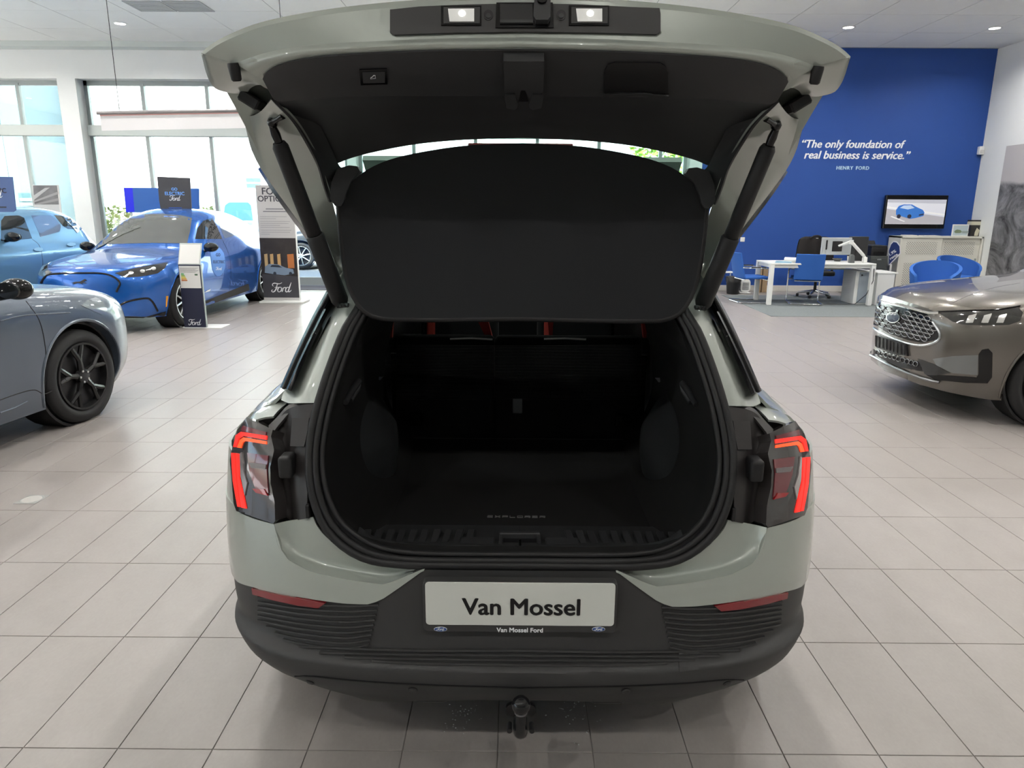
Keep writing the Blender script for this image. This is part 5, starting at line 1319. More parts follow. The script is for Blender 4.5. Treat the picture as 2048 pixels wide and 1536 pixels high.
# ---- parked vehicles in the yard
T_van = [(y, b, [(x, z * 1.15 if z < 1.1 else z * 1.28) for x, z in s]) for y, b, s in T_suv]
C5 = Car('parked_van', 'pale van parked outside behind the banner stand', T_van, (atY(462, 460, 20).x, 19.6), math.radians(4), paint('pale van paint', (.22, .27, .30), .1, .4), r=.34)
C5.wheels(M_silver, 6, 0)
C5.skin('windscreen', [(446, 441), (450, 411), (458, 405), (496, 405), (502, 411), (506, 441)], mat('blue van glass', (.04, .11, .22), .05, coat=1), .003, .006, 5)
C5.skin('nose_grille', [(450, 455), (498, 455), (496, 468), (452, 468)], mat('van blue grey', (.12, .22, .36), .3, coat=1), .004, .008, 5)
pD = atZ(622, 527, 0.0)
C6 = Car('parked_car', 'dark parked car outside seen through the glazed door', T_suv, (pD.x - .78, 20.2), math.radians(-76), paint('dark car paint', (.05, .055, .06), .3, .3), r=.36)
C6.wheels(M_silver, 8, 0)
C6.side_glass(SW, M_cglass); C6.top_glass(WS, M_cglass)
# ================================================================ signs, furniture, small things
M_cblue = mat('blue chair fabric', (.028, .125, .46), .8)
M_navyp = mat('navy panel', (.008, .010, .035), .4)
M_paper = mat('pale printed paper', (.62, .62, .60), .6)
M_greyb = mat('light grey banner', (.52, .51, .50), .6)
M_greyink = mat('grey small print', (.20, .20, .21), .6)
def flat(par, name, px, Y, m, k=1, t=.0012):
    """a piece of flat print on a vertical panel at depth Y; k stacks the layers"""
    return obj(name, prism([(atY(x, y, Y).x, atY(x, y, Y).z) for x, y in px], Y - t * k, Y - t * (k - 1), 'y'), m, par)
# ---- quotation on the blue wall
q = thing('wall_lettering', 'white italic quotation lettering on the blue wall', 'lettering', (atY(1710, 310, YB - .01).x, YB, atY(1710, 345, YB).z))
def wall_line(body, px0, px1, base, m, bold, shear, sp=1.0):
    V, Fc = text(body, 1, bold, shear, h=.008, space=sp); xs = [v[0] for v in V]; a, b = atY(px0, base, YB - .004), atY(px1, base, YB - .004); s = (b.x - a.x) / (max(xs) - min(xs)); c = (max(xs) + min(xs)) / 2
    obj('letter_line', place2d(([((x - c) * s, y * s, z) for x, y, z in V], Fc), ((a.x + b.x) / 2, YB - .004, a.z), (1, 0, 0), (0, 0, 1)), m, q)
M_wl = mat('white wall letters', (.93, .95, .98), .5)
wall_line('\u201cThe only foundation of', 1603, 1810, 295, M_wl, .022, .22)
wall_line('real business is service.\u201d', 1608, 1820, 317, M_wl, .022, .22)
wall_line('HENRY', 1672.5, 1706, 339, mat('pale blue wall letters', (.50, .70, .88), .5), .04, 0, 1.15); wall_line('FORD', 1711.5, 1738, 339.3, MATS['pale blue wall letters'], .04, 0, 1.15)
# ---- television
yT = YB - .12
a, b = atY(1774, 390, yT), atY(1888, 457.5, yT)
tv = thing('television', 'black framed television showing a blue car on the blue wall', 'television', ((a.x + b.x) / 2, YB, b.z))
obj('tv_case', box(a.x, b.x, yT, YB - .03, b.z, a.z, .008), M_gloss, tv, .4); obj('wall_bracket', box(a.x + .4, b.x - .4, YB - .04, YB, b.z + .2, a.z - .2), M_black, tv)
def scr(n, c): return mat(n, c, .3, emit=c, es=.4)
zA, zB = a.z - .085, b.z + .085
def tvp(u, v): return (a.x + .03 + u * (b.x - a.x - .06), zB + v * (zA - zB))
def tvpoly(name, uv, m, k): return obj(name, prism([tvp(*p) for p in uv], yT - .001 * k, yT - .001 * (k - 1), 'y'), m, scn)
scn = obj('screen', prism([tvp(*p) for p in ((0, 0), (1, 0), (1, 1), (0, 1))], yT - .001, yT, 'y'), scr('screen road grey', (.40, .39, .42)), tv)
tvpoly('screen_print', [(0, .62), (1, .30), (1, 1), (0, 1)], scr('screen pale field', (.62, .63, .68)), 2); tvpoly('screen_print', [(0, .66), (1, .36), (1, .42), (0, .72)], scr('screen white rail', (.78, .79, .82)), 3); tvpoly('screen_print', [(0, .88), (1, .84), (1, 1), (0, 1)], scr('screen trees', (.45, .46, .52)), 3)
tvpoly('screen_print', [(.08, .30), (.32, .10), (.34, .12), (.10, .33)], scr('screen lane mark', (.80, .80, .82)), 3)
tvpoly('screen_car', [(.17, .38), (.16, .58), (.20, .74), (.28, .80), (.42, .80), (.52, .68), (.62, .58), (.65, .48), (.64, .34), (.52, .26), (.42, .22), (.24, .34)], scr('screen car blue', (.04, .16, .50)), 4)
tvpoly('screen_car', [(.22, .66), (.28, .76), (.40, .77), (.47, .66), (.36, .60)], scr('screen car glass', (.45, .55, .72)), 5)
for u in (.22, .40): tvpoly('screen_car', ellipse(u, .32, .035, .085, 14), scr('screen car tyre', (.03, .03, .05)), 5)
tvpoly('screen_car', [(.56, .34), (.64, .38), (.64, .44), (.56, .40)], scr('screen car grille', (.02, .03, .08)), 5)
# ---- wall switch, alarm sensor, mural
p = atY(1485, 479, YB); sw_ = thing('wall_switch', 'white square light switch on the blue wall', 'switch', (p.x, YB, p.z)); obj('switch_plate', xf(box(-.045, .045, -.012, 0, -.045, .045, .004), tr(p.x, YB, p.z)), M_wht, sw_, .4); obj('switch_rocker', xf(box(-.03, .03, -.017, -.01, -.03, .03, .003), tr(p.x, YB, p.z)), M_wht, sw_, .4)
p = atY(1968, 301, YB - .06); se = thing('motion_sensor', 'small white motion sensor in the wall corner', 'sensor', (XR - .05, YB - .05, p.z - .08))
obj('sensor_case', box(XR - .11, XR - .005, YB - .09, YB - .005, p.z - .08, p.z + .08, .02, 2), M_wht, se, .6); obj('sensor_lens', box(XR - .095, XR - .02, YB - .097, YB - .085, p.z - .05, p.z + .01, .006), M_paper, se)
y0 = atX(2013, 292, XR - .02).y; zt = atX(2013, 292, XR - .02).z
mu = obj('wall_mural', box(XR - .02, XR - .002, 4.0, y0, .35, zt), mat('monochrome mountain print', (.3, .3, .3), .6)); tag(mu, 'black and white mountain photo panel on the white side wall', 'mural')
def mural_nodes(m, z_split):
    nt = m.node_tree; bs = nt.nodes['Principled BSDF']; g = nt.nodes.new('ShaderNodeNewGeometry'); sep = nt.nodes.new('ShaderNodeSeparateXYZ'); nt.links.new(g.outputs['Position'], sep.inputs[0])
    n = nt.nodes.new('ShaderNodeTexNoise'); n.inputs['Scale'].default_value = 1.6; n.inputs['Detail'].default_value = 9; n.inputs['Roughness'].default_value = .7; n.inputs['Distortion'].default_value = 1.2; nt.links.new(g.outputs['Position'], n.inputs['Vector'])
    cr = nt.nodes.new('ShaderNodeValToRGB'); e = cr.color_ramp.elements; e[0].position = .36; e[0].color = (.03, .03, .032, 1); e[1].position = .66; e[1].color = (.34, .34, .35, 1); nt.links.new(n.outputs['Fac'], cr.inputs['Fac'])
    n2 = nt.nodes.new('ShaderNodeTexNoise'); n2.inputs['Scale'].default_value = .8; n2.inputs['Detail'].default_value = 4
    nt.links.new(g.outputs['Position'], n2.inputs['Vector'])
    ad = nt.nodes.new('ShaderNodeMath'); ad.operation = 'MULTIPLY_ADD'; ad.inputs[1].default_value = .5; nt.links.new(n2.outputs['Fac'], ad.inputs[0]); nt.links.new(sep.outputs['Z'], ad.inputs[2])
    mr = nt.nodes.new('ShaderNodeMapRange'); mr.inputs['From Min'].default_value = z_split + .22; mr.inputs['From Max'].default_value = z_split + .30; nt.links.new(ad.outputs[0], mr.inputs['Value'])
    mx = nt.nodes.new('ShaderNodeMix'); mx.data_type = 'RGBA'; nt.links.new(mr.outputs[0], mx.inputs['Factor']); nt.links.new(cr.outputs['Color'], mx.inputs['A']); mx.inputs['B'].default_value = (.52, .50, .50, 1); nt.links.new(mx.outputs['Result'], bs.inputs['Base Color'])
mural_nodes(MATS['monochrome mountain print'], atX(2010, 372, XR).z)
# ---- carpet
pa, pb_ = atZ(1446, 589, 0), atZ(1542.5, 633, 0)
rug = obj('grey_carpet', box(4.10, 7.5, pb_.y, YB - .78, 0, .006, .002), mat('grey carpet', (.17, .19, .195), .95, var=.12, vscale=60, bump=.4, bscale=300)); tag(rug, 'flat grey carpet under the desk', 'carpet')
# ---- desk
dx0, dx1 = 4.50, 6.36; dy0, dy1 = atZ(1543, 610, .006).y, atZ(1543, 610, .006).y + .78
dk = thing('office_desk', 'white rectangular office desk with square legs', 'desk', ((dx0 + dx1) / 2, (dy0 + dy1) / 2, .006))
obj('desk_top', box(dx0, dx1, dy0, dy1, .715, .745, .004), M_wht, dk, .4)
obj('desk_rail', join(box(dx0 + .08, dx1 - .08, dy0 + .03, dy0 + .06, .66, .714), box(dx0 + .08, dx1 - .08, dy1 - .06, dy1 - .03, .66, .714), box(dx0 + .02, dx0 + .06, dy0 + .08, dy1 - .08, .66, .714), box(dx1 - .06, dx1 - .02, dy0 + .08, dy1 - .08, .66, .714)), M_wht, dk)
for x in (dx0, dx1 - .075):
    for y in (dy0, dy1 - .075): obj('leg', box(x, x + .075, y, y + .075, .006, .714, .004), M_wht, dk, .4)
obj('cable_tray', box(dx0 + .55, dx1 - .35, dy0 + .45, dy0 + .60, .60, .66, .004), M_alu, dk)
obj('desk_cable', tube([(dx1 - .04, dy0 - .01, .66), (dx1 - .03, dy0 - .012, .45), (dx1 - .09, dy0 + .05, .2), (dx1 - .25, dy0 + .1, .02), (dx1 - .8, dy0 + .15, .012)], .006, 6), M_black, dk)
# ---- cantilever visitor chairs
def visitor(name, label):
    c = thing(name, label, 'chair', group='blue visitor chairs at the desk'); L = dict(world=False)
    obj('seat', box(-.235, .235, -.21, .25, .43, .48, .022, 3), M_cblue, c, .8, **L)
    bk = rows([[(x, -.20 - .10 * t + .035 * (1 - (x / .24) ** 2) * -1, .46 + .44 * t) for x in np.linspace(-.235, .235, 7)] for t in (0, .2, .5, .8, 1)], 13, 12)
    obj('backrest', thick(bk, .03, (0, 3, .7)), M_cblue, c, .9, **L)
    P = []
    for s in (-1, 1):
        path = [(s * .24, -.25, .64), (s * .275, -.15, .635), (s * .275, .12, .63), (s * .275, .24, .60), (s * .275, .27, .52), (s * .275, .27, .10), (s * .275, .25, .03), (s * .275, .18, .013), (s * .275, -.20, .013), (s * .26, -.26, .013), (s * .2, -.28, .013), (0, -.28, .013)]
        obj('frame_tube', tube([tuple(p) for p in cat(path, 44)], .0125, 8), M_chrome, c, 1.5, **L)
        obj('armrest_pad', box(s * .275 - .02, s * .275 + .02, -.12, .16, .640, .655, .006), M_black, c, .5, **L)
    obj('back_band', tube([(-.24, -.25, .64), (-.12, -.272, .635), (0, -.282, .633), (.12, -.272, .635), (.24, -.25, .64)], .016, 8), M_chrome, c, 1.5, **L)
    obj('seat_bearer', tube([(-.275, .20, .42), (.275, .20, .42)], .011, 8), M_chrome, c, 1, **L); obj('seat_bearer', tube([(-.22, -.2, .42), (.22, -.2, .42)], .011, 8), M_chrome, c, 1, **L)
    return c
v1 = visitor('visitor_chair', 'blue cantilever chair seen from behind in front of the desk')
pc = atZ(1603, 606, .006); v1.location = (pc.x + .02, pc.y - .04, .007); v1.rotation_euler = (0, 0, math.radians(-14))
pc = atZ(1505, 604, .006); v2 = dup(v1, (pc.x - .06, pc.y + .05, .007), math.radians(-84), 'blue cantilever chair seen from the side at the desk end')
# ---- office chair with a jacket
po = atZ(1628, 594, .006); oc = thing('office_chair', 'black swivel office chair with a dark jacket over its back', 'chair', (po.x, po.y, .006)); ox, oy = po.x, po.y
for k in range(5):
    a = 2 * PI * k / 5 + .3; e = (ox + .31 * math.cos(a), oy + .31 * math.sin(a), .085)
    lg_ = obj('base_arm', tube([(ox, oy, .13), e], [.028, .018], 8), M_chrome, oc, .8); obj('castor', xf(lathe([(0, -.025), (.028, -.025), (.032, -.01), (.032, .01), (.028, .025), (0, .025)], 16, 'x'), tr(e[0], e[1], .032 + .006) @ rz_(a)), M_black, lg_, .7)
obj('gas_column', tube([(ox, oy, .12), (ox, oy, .42)], [.03, .022], 12), M_black, oc, .9)
obj('seat', xf(box(-.26, .26, -.25, .25, .43, .52, .035, 3), tr(ox, oy, 0)), M_black, oc, .8)
obj('backrest', xf(box(-.24, .24, -.03, .03, .55, 1.10, .03, 3), tr(ox, oy + .22, 0)), M_black, oc, .8)
for s in (-1, 1): obj('armrest', join(xf(box(-.035, .035, -.14, .12, .66, .69, .012), tr(ox + s * .30, oy, 0)), xf(box(-.015, .015, -.02, .02, .45, .66), tr(ox + s * .29, oy, 0))), M_black, oc, .6)
M_jack = mat('black jacket cloth', (.014, .012, .012), .85, bump=.5, bscale=40)
jk = thing('draped_jacket', 'dark jacket draped over the office chair back', 'jacket', (ox, oy + .22, .6))
ja = rows([[(ox + x * w, oy + .22 - d - .015 * math.cos(x * 9), z) for x in np.linspace(-1, 1, 11)] for w, d, z in ((.20, .00, 1.155), (.30, .05, 1.12), (.34, .065, 1.0), (.36, .07, .85), (.37, .075, .68))], 21, 14)
obj('jacket_body', thick(ja, .012, (ox, 0, .9)), M_jack, jk, 1.2)
jb = rows([[(ox + x * w, oy + .22 + d, z) for x in np.linspace(-1, 1, 7)] for w, d, z in ((.20, .0, 1.155), (.29, .05, 1.11), (.32, .06, .95), (.33, .06, .75))], 13, 8)
obj('jacket_lining', thick(jb, .012, (ox, 30, .9)), M_jack, jk, 1.2); obj('collar', tube([(ox - .12, oy + .17, 1.12), (ox - .06, oy + .165, 1.165), (ox, oy + .165, 1.175), (ox + .06, oy + .165, 1.165), (ox + .12, oy + .17, 1.12)], .014, 8), M_jack, jk, 1); obj('brand_tab', box(ox - .02, ox + .02, oy + .14, oy + .15, 1.12, 1.13), M_paper, jk)
# ---- monitors on an arm
ym = dy0 + .42
def monitor(name, label, px, Y, m, par_ports):
    a, b = atY(px[0], px[1], Y), atY(px[2], px[3], Y); t_ = thing(name, label, 'monitor', ((a.x + b.x) / 2, Y, .745))
    obj('back_shell', box(a.x, b.x, Y, Y + .035, b.z, a.z, .008), m, t_, .5); obj('display', box(a.x + .01, b.x - .01, Y + .034, Y + .037, b.z + .01, a.z - .01), M_gloss, t_)
    for u in par_ports: obj('vent_strip', box(a.x + u[0] * (b.x - a.x), a.x + u[1] * (b.x - a.x), Y - .004, Y + .002, b.z + u[2] * (a.z - b.z), b.z + u[3] * (a.z - b.z)), M_black, t_)
    return t_, a, b
mo, ma, mb = monitor('desk_monitor', 'light grey back of a monitor on the white arm', (1645, 475, 1701, 510), ym, mat('light grey shell', (.42, .45, .46), .5), [(.14, .19, .3, .85)])
obj('mount_plate', xf(box(-.09, .09, -.012, 0, -.09, .09, .004), tr(ma.x + .52 * (mb.x - ma.x), ym, (ma.z + mb.z) / 2)), M_black, mo)
m2, a2, b2 = monitor('desk_monitor', 'dark monitor beside the light grey one', (1700, 473, 1733, 521), ym + .25, M_trim, [(.35, .45, .2, .7)])
obj('monitor_foot', join(xf(box(-.10, .10, -.08, .08, .745, .757, .004), tr((a2.x + b2.x) / 2, ym + .28, 0)), xf(box(-.02, .02, -.015, .015, .75, b2.z + .1), tr((a2.x + b2.x) / 2, ym + .30, 0))), M_trim, m2)
ya = dy0 + .25
ar = thing('monitor_arm', 'white jointed monitor arm clamped to the desk', 'monitor arm', (atY(1729, 521, ya).x, ya, .745))
P0, P1, P2, P3 = atY(1729, 521, ya), atY(1727, 511, ya), atY(1703, 484, ya), atY(1677, 492, ym - .02)
P0.z = .745
obj('arm_clamp', xf(box(-.035, .035, -.04, .04, 0, .10, .01), tr(P0.x, ya, .745)), M_wht, ar, .5); obj('arm_segment', tube([tuple(P1), tuple(P2)], .028, 10), M_wht, ar, .8); obj('arm_segment', tube([tuple(P2 + Vector((0, 0, .01))), tuple((P2 + P3) / 2 + Vector((0, .02, 0))), tuple(P3)], [.024, .024, .018], 10), M_wht, ar, .8); obj('arm_joint', xf(lathe([(0, -.035), (.034, -.035), (.034, .035), (0, .035)], 18), tr(*P2)), M_wht, ar, .6); obj('arm_post', tube([(P0.x, ya, .84), tuple(P1)], .022, 10), M_wht, ar, .8)
# ---- things on the desk
def desk_pt(px, py):
    p = atZ(px, py, .745); p.y = min(max(p.y, dy0 + .08), dy1 - .22); return p
p = desk_pt(1588, 526); r_ = thing('paper_roll', 'white paper roll lying on the desk', 'roll', (p.x, p.y, .745)); obj('roll_body', xf(lathe([(.02, -.12), (.045, -.12), (.045, .12), (.02, .12)], 20, 'y', True), tr(p.x, p.y + .1, .79) @ rz_(.9)), M_wht, r_, .8); obj('roll_core', xf(lathe([(.018, -.118), (.021, -.118), (.021, .118), (.018, .118)], 14, 'y', True), tr(p.x, p.y + .1, .79) @ rz_(.9)), mat('cardboard', (.35, .25, .15), .8), r_)
p = desk_pt(1575, 524); o = obj('yellow_leaflet', xf(box(-.10, .06, -.05, .05, 0, .012, .003), tr(p.x, p.y, .745) @ rz_(.3)), mat('yellow paper', (.70, .55, .12), .6)); tag(o, 'small yellow leaflet beside the paper roll', 'leaflet')
p = desk_pt(1583, 529); o = obj('folded_brochure', xf(prism([(-.14, 0), (.12, 0), (.14, .02), (-.12, .035)], -.05, .05, 'y', .002), tr(p.x, p.y, .745) @ rz_(-.2)), mat('blue white paper', (.30, .50, .66), .5)); tag(o, 'pale blue folded brochure at the front of the desk', 'brochure')
p = desk_pt(1696, 522); cp = thing('white_mug', 'white mug on the desk under the monitor', 'mug', (p.x, p.y, .745)); obj('cup_body', xf(lathe([(.0, .004), (.034, .004), (.042, .09), (.039, .09), (.03, .012), (0, .012)], 20), tr(p.x, p.y + .05, .745)), M_wht, cp, .8); obj('cup_handle', tube([(p.x + .04, p.y + .05, .82), (p.x + .068, p.y + .05, .81), (p.x + .066, p.y + .05, .78), (p.x + .037, p.y + .05, .77)], .006, 8), M_wht, cp, 1)
p = desk_pt(1678, 523); o = obj('desk_dish', xf(lathe([(0, .0), (.05, 0), (.085, .05), (.08, .052), (.045, .01), (0, .01)], 20), tr(p.x, p.y + .08, .745)), mat('smoked bowl', (.10, .10, .10), .3)); tag(o, 'dark shallow bowl beside the white mug', 'bowl')
p = desk_pt(1709, 527); o = obj('desk_speaker', xf(prism([(-.045, 0), (.045, 0), (.036, .13), (.01, .15), (-.01, .15), (-.036, .13)], -.04, .04, 'y', .006), tr(p.x, p.y + .08, .745)), mat('grey device', (.12, .13, .13), .5), None, .6); tag(o, 'small grey tapered device beside the white mug', 'speaker')
# ---- pedestals, printer stand, printer
g1, g2 = atY(1703, 560, dy0 + .35), atY(1736, 560, dy0 + .35)
pe = thing('desk_pedestal', 'grey fronted white pedestal under the desk end', 'cabinet', ((g1.x + g2.x) / 2, dy0 + .45, .006)); obj('pedestal_body', box(g1.x, g2.x + .02, dy0 + .20, dy0 + .70, .006, .60, .004), M_wht, pe, .4); obj('pedestal_front', box(g1.x + .06, g2.x + .0, dy0 + .185, dy0 + .20, .03, .58, .003), mat('blue grey front', (.32, .37, .42), .5), pe); obj('pedestal_lock', xf(lathe([(0, -.012), (.014, -.012), (.014, 0), (0, 0)], 12, 'y'), tr(g1.x + .10, dy0 + .185, .53)), M_black, pe)
g1, g2 = atY(1750, 575, dy0 + .15), atY(1784, 575, dy0 + .15)
sd = thing('side_cabinet', 'white low side cabinet at the desk end by the parked SUV', 'cabinet', ((g1.x + g2.x) / 2, dy0 + .35, .006)); obj('cabinet_body', box(g1.x, g2.x, dy0 + .10, dy0 + .65, .006, .56, .004), M_wht, sd, .4); obj('cabinet_lid', box(g1.x - .01, g2.x + .05, dy0 + .09, dy0 + .70, .56, .585, .003), M_wht, sd, .4)
yP = YB - .75
g1, g2 = atY(1737, 548, yP), atY(1776, 512, yP)
ps = thing('printer_stand', 'dark grey drawer cabinet under the printer', 'cabinet', ((g1.x + g2.x) / 2, yP + .3, 0)); obj('stand_body', box(g1.x, g2.x, yP, YB - .06, 0.0, g2.z, .006), mat('dark grey steel', (.055, .062, .062), .5), ps, .4)
for k in range(3): dd = obj('drawer', box(g1.x + .02, g2.x - .02, yP - .012, yP, .06 + k * (g2.z - .08) / 3, .04 + (k + 1) * (g2.z - .08) / 3, .004), mat('dark grey drawer', (.065, .072, .072), .5), ps, .4); obj('drawer_pull', box((g1.x + g2.x) / 2 - .04, (g1.x + g2.x) / 2 + .04, yP - .02, yP - .012, .0 + (k + 1) * (g2.z - .08) / 3, .02 + (k + 1) * (g2.z - .08) / 3), M_alu, dd)
pr = thing('office_printer', 'black printer on the dark drawer cabinet', 'printer', ((g1.x + g2.x) / 2, yP + .3, g2.z)); h0 = g2.z
obj('printer_body', box(g1.x + .01, g2.x - .01, yP + .02, YB - .1, h0, h0 + .17, .015, 2), M_black, pr, .6); obj('paper_tray', xf(prism([(-.18, 0), (.18, 0), (.16, .12), (-.16, .12)], -.01, .0, 'y', .003), tr((g1.x + g2.x) / 2, YB - .2, h0 + .16) @ rx_(-.4)), M_black, pr); obj('output_slot', box(g1.x + .06, g2.x - .08, yP + .005, yP + .03, h0 + .03, h0 + .08), M_gloss, pr); obj('scanner_lid', box(g1.x + .01, g2.x - .01, yP + .04, YB - .12, h0 + .172, h0 + .20, .008), M_trim, pr, .5)
# ---- perforated cabinet with the things on it
cx0, cx1, cy0, cy1, czt = 7.66, 9.30, YB - .52, YB - .05, atY(1880, 473, YB - .52).z
M_cream = mat('cream cabinet steel', (.74, .73, .66), .45)
M_perf = mat('perforated cream steel', (.74, .73, .66), .45)
def perf_nodes(m):
    nt = m.node_tree; bs = nt.nodes['Principled BSDF']; g = nt.nodes.new('ShaderNodeNewGeometry'); mp = nt.nodes.new('ShaderNodeMapping'); mp.inputs['Rotation'].default_value = (0, math.radians(45), 0); mp.inputs['Scale'].default_value = (32, 32, 32); nt.links.new(g.outputs['Position'], mp.inputs['Vector'])
    fr = nt.nodes.new('ShaderNodeVectorMath'); fr.operation = 'FRACTION'; nt.links.new(mp.outputs[0], fr.inputs[0]); sb = nt.nodes.new('ShaderNodeVectorMath'); sb.operation = 'SUBTRACT'; sb.inputs[1].default_value = (.5, .5, .5); nt.links.new(fr.outputs[0], sb.inputs[0])
    ml = nt.nodes.new('ShaderNodeVectorMath'); ml.operation = 'MULTIPLY'; ml.inputs[1].default_value = (1, 0, 1); nt.links.new(sb.outputs[0], ml.inputs[0]); ln = nt.nodes.new('ShaderNodeVectorMath'); ln.operation = 'LENGTH'; nt.links.new(ml.outputs[0], ln.inputs[0])
    lt = nt.nodes.new('ShaderNodeMath'); lt.operation = 'LESS_THAN'; lt.inputs[1].default_value = .26; nt.links.new(ln.outputs['Value'], lt.inputs[0]); mx = nt.nodes.new('ShaderNodeMix'); mx.data_type = 'RGBA'; mx.inputs['A'].default_value = (.74, .73, .66, 1); mx.inputs['B'].default_value = (.10, .10, .09, 1); nt.links.new(lt.outputs[0], mx.inputs['Factor']); nt.links.new(mx.outputs['Result'], bs.inputs['Base Color'])
perf_nodes(M_perf)
cb = thing('sliding_door_cabinet', 'cream steel cabinet with perforated sliding doors', 'cabinet', ((cx0 + cx1) / 2, (cy0 + cy1) / 2, 0))
obj('cabinet_body', join(box(cx0, cx0 + .03, cy0, cy1, 0, czt, .002), box(cx1 - .03, cx1, cy0, cy1, 0, czt, .002), box(cx0, cx1, cy0, cy1, czt - .035, czt, .002), box(cx0, cx1, cy0, cy1, 0, .06, .002), box(cx0 + .03, cx1 - .03, cy1 - .02, cy1, .06, czt - .03)), M_cream, cb, .4)
xm = (cx0 + cx1) / 2
for k, (u0, u1, yy) in enumerate(((cx0 + .035, xm + .02, cy0 + .015), (xm - .02, cx1 - .035, cy0 + .04))):
    d = obj('sliding_door', box(u0, u1, yy, yy + .02, .065, czt - .04, .003), M_cream, cb, .4)
    for z0_, z1_ in ((czt - .36, czt - .10), (.16, czt - .52)): obj('perforated_field', box(u0 + .10, u1 - .10, yy - .002, yy, z0_, z1_), M_perf, d)
    obj('door_lock', box(u1 - .07, u1 - .03, yy - .012, yy, .68, .73, .004), M_alu, d)
for q_, (a, b, w, lb) in enumerate(((1812, 1834, .02, 'flat stack of papers near the television side of the cabinet'), (1848, 1880, .015, 'flat white papers on the middle of the cabinet'))):
    u0, u1 = atY(a, 470, cy0 + .1).x, atY(b, 470, cy0 + .1).x; o = obj('paper_stack', xf(box(u0, u1, cy0 + .08, cy0 + .30, czt, czt + w, .002), Matrix.Identity(4)), M_paper); tag(o, lb, 'papers')
yv = cy0 + .12
g1, g2 = atY(1903, 471, yv), atY(1939, 449, yv)
fr_ = thing('framed_leaflet', 'white leaflet frame with a small car picture on the cabinet', 'frame', ((g1.x + g2.x) / 2, yv, czt)); obj('frame_panel', box(g1.x, g2.x, yv, yv + .02, czt, g2.z, .004), M_wht, fr_, .4); obj('leaflet_print', box(g1.x + .02, g2.x - .02, yv - .002, yv, czt + .02, g2.z - .02), mat('pale blue print', (.52, .62, .66), .5), fr_)
flat(fr_, 'car_picture', [(1908, 464), (1910, 461), (1914, 459), (1921, 460), (1924, 464), (1920, 466), (1911, 466)], yv - .002, mat('green grey print', (.22, .28, .18), .5), 2); flat(fr_, 'print_line', [(1924, 462), (1937, 462), (1937, 466), (1924, 466)], yv - .002, mat('grey print block', (.35, .42, .42), .5), 2)
g1, g2 = atY(1938, 471, yv + .1), atY(1964, 440, yv + .1)
cn = thing('gift_box', 'black and cream carton standing on the cabinet end', 'box', ((g1.x + g2.x) / 2, yv + .15, czt)); obj('carton_body', box(g1.x, g2.x, yv + .08, yv + .22, czt, g2.z, .003), mat('black carton', (.03, .03, .03), .4), cn); obj('carton_band', box(g1.x - .001, g2.x + .001, yv + .078, yv + .221, g2.z - .10, g2.z - .03), mat('cream carton print', (.6, .58, .45), .5), cn); obj('carton_figure', prism([(g2.x - .12, czt + .01), (g2.x - .05, czt + .01), (g2.x - .03, czt + .12), (g2.x - .09, czt + .17), (g2.x - .12, czt + .08)], yv + .076, yv + .08, 'y'), MATS['cream carton print'], cn)
# promo sign leaning on the cabinet
yq = cy0 - .02
sg = thing('promo_sign', 'dark blue promotional sign with rounded top leaning on the cabinet', 'sign', (atY(1788, 530, yq).x, yq, .6))
flat(sg, 'sign_panel', [(1777, 531), (1777, 500), (1781, 488), (1787, 482), (1794, 483), (1800, 492), (1801, 508)], yq + .012, mat('white sign border', (.75, .76, .8), .5), 1, .012)
flat(sg, 'sign_field', [(1778, 529), (1778, 501), (1782, 489), (1787, 484), (1793, 485), (1799, 493), (1799.5, 506)], yq, mat('sign navy', (.012, .03, .14), .45), 1)
for body, a, b, base, rot in (('1.9%', 1778.5, 1793, 508, .62), ('rente', 1780, 1797, 515, .62)):
    V, Fc = text(body, 1, .03, h=.001, align='CENTER'); xs = [v[0] for v in V]; A_, B_ = atY(a, base, yq), atY(b, base, yq); s = (B_.x - A_.x) / (max(xs) - min(xs)); ex = Vector((math.cos(rot), 0, math.sin(rot))); ey = Vector((-math.sin(rot), 0, math.cos(rot)))
    obj('lettering', place2d(([(x * s, y * s, z) for x, y, z in V], Fc), ((A_.x + B_.x) / 2, yq - .0016, A_.z), ex, ey), M_print_white, sg)
obj('sign_stake', box(atY(1780, 530, yq).x, atY(1784, 530, yq).x, yq, yq + .02, 0, atY(1780, 528, yq).z), M_wht, sg)
# tub chairs
def tub(name, label, x, y, rz, scale=1.0):
    c = thing(name, label, 'armchair', (x, y, .0065), rz, group='blue tub chairs'); L = dict(world=False); R_ = []
    for a in np.linspace(-.25 * PI, 1.25 * PI, 25):
        t = (math.sin(a) + .71) / 1.71; top_ = .62 + .22 * max(0, t) ** .8
        R_.append([(.30 * math.cos(a) * f, .28 * math.sin(a) * f, z) for f, z in ((.92, .36), (1.0, .48), (1.06, .60), (1.10, top_))])
    obj('shell_back', thick(rows(R_, 8), .05, (0, 0, 2)), M_cblue, c, 1.2, **L)
    obj('seat', xf(lathe([(0, .40), (.25, .40), (.275, .43), (.27, .47), (.24, .49), (0, .495)], 28), tr(0, 0, 0)), M_cblue, c, .9, **L)
    for sx in (-1, 1):
        for sy in (-1, 1): obj('leg', tube([(sx * .18, sy * .17, .40), (sx * .24, sy * .23, .0)], [.016, .011], 8), M_chrome, c, .8, **L)
    return c
tub('tub_chair', 'blue tub armchair nearer the SUV bonnet', 6.96, 11.95, math.radians(-35)); tub('tub_chair', 'blue tub armchair against the perforated cabinet', 8.20, 13.35, math.radians(10))
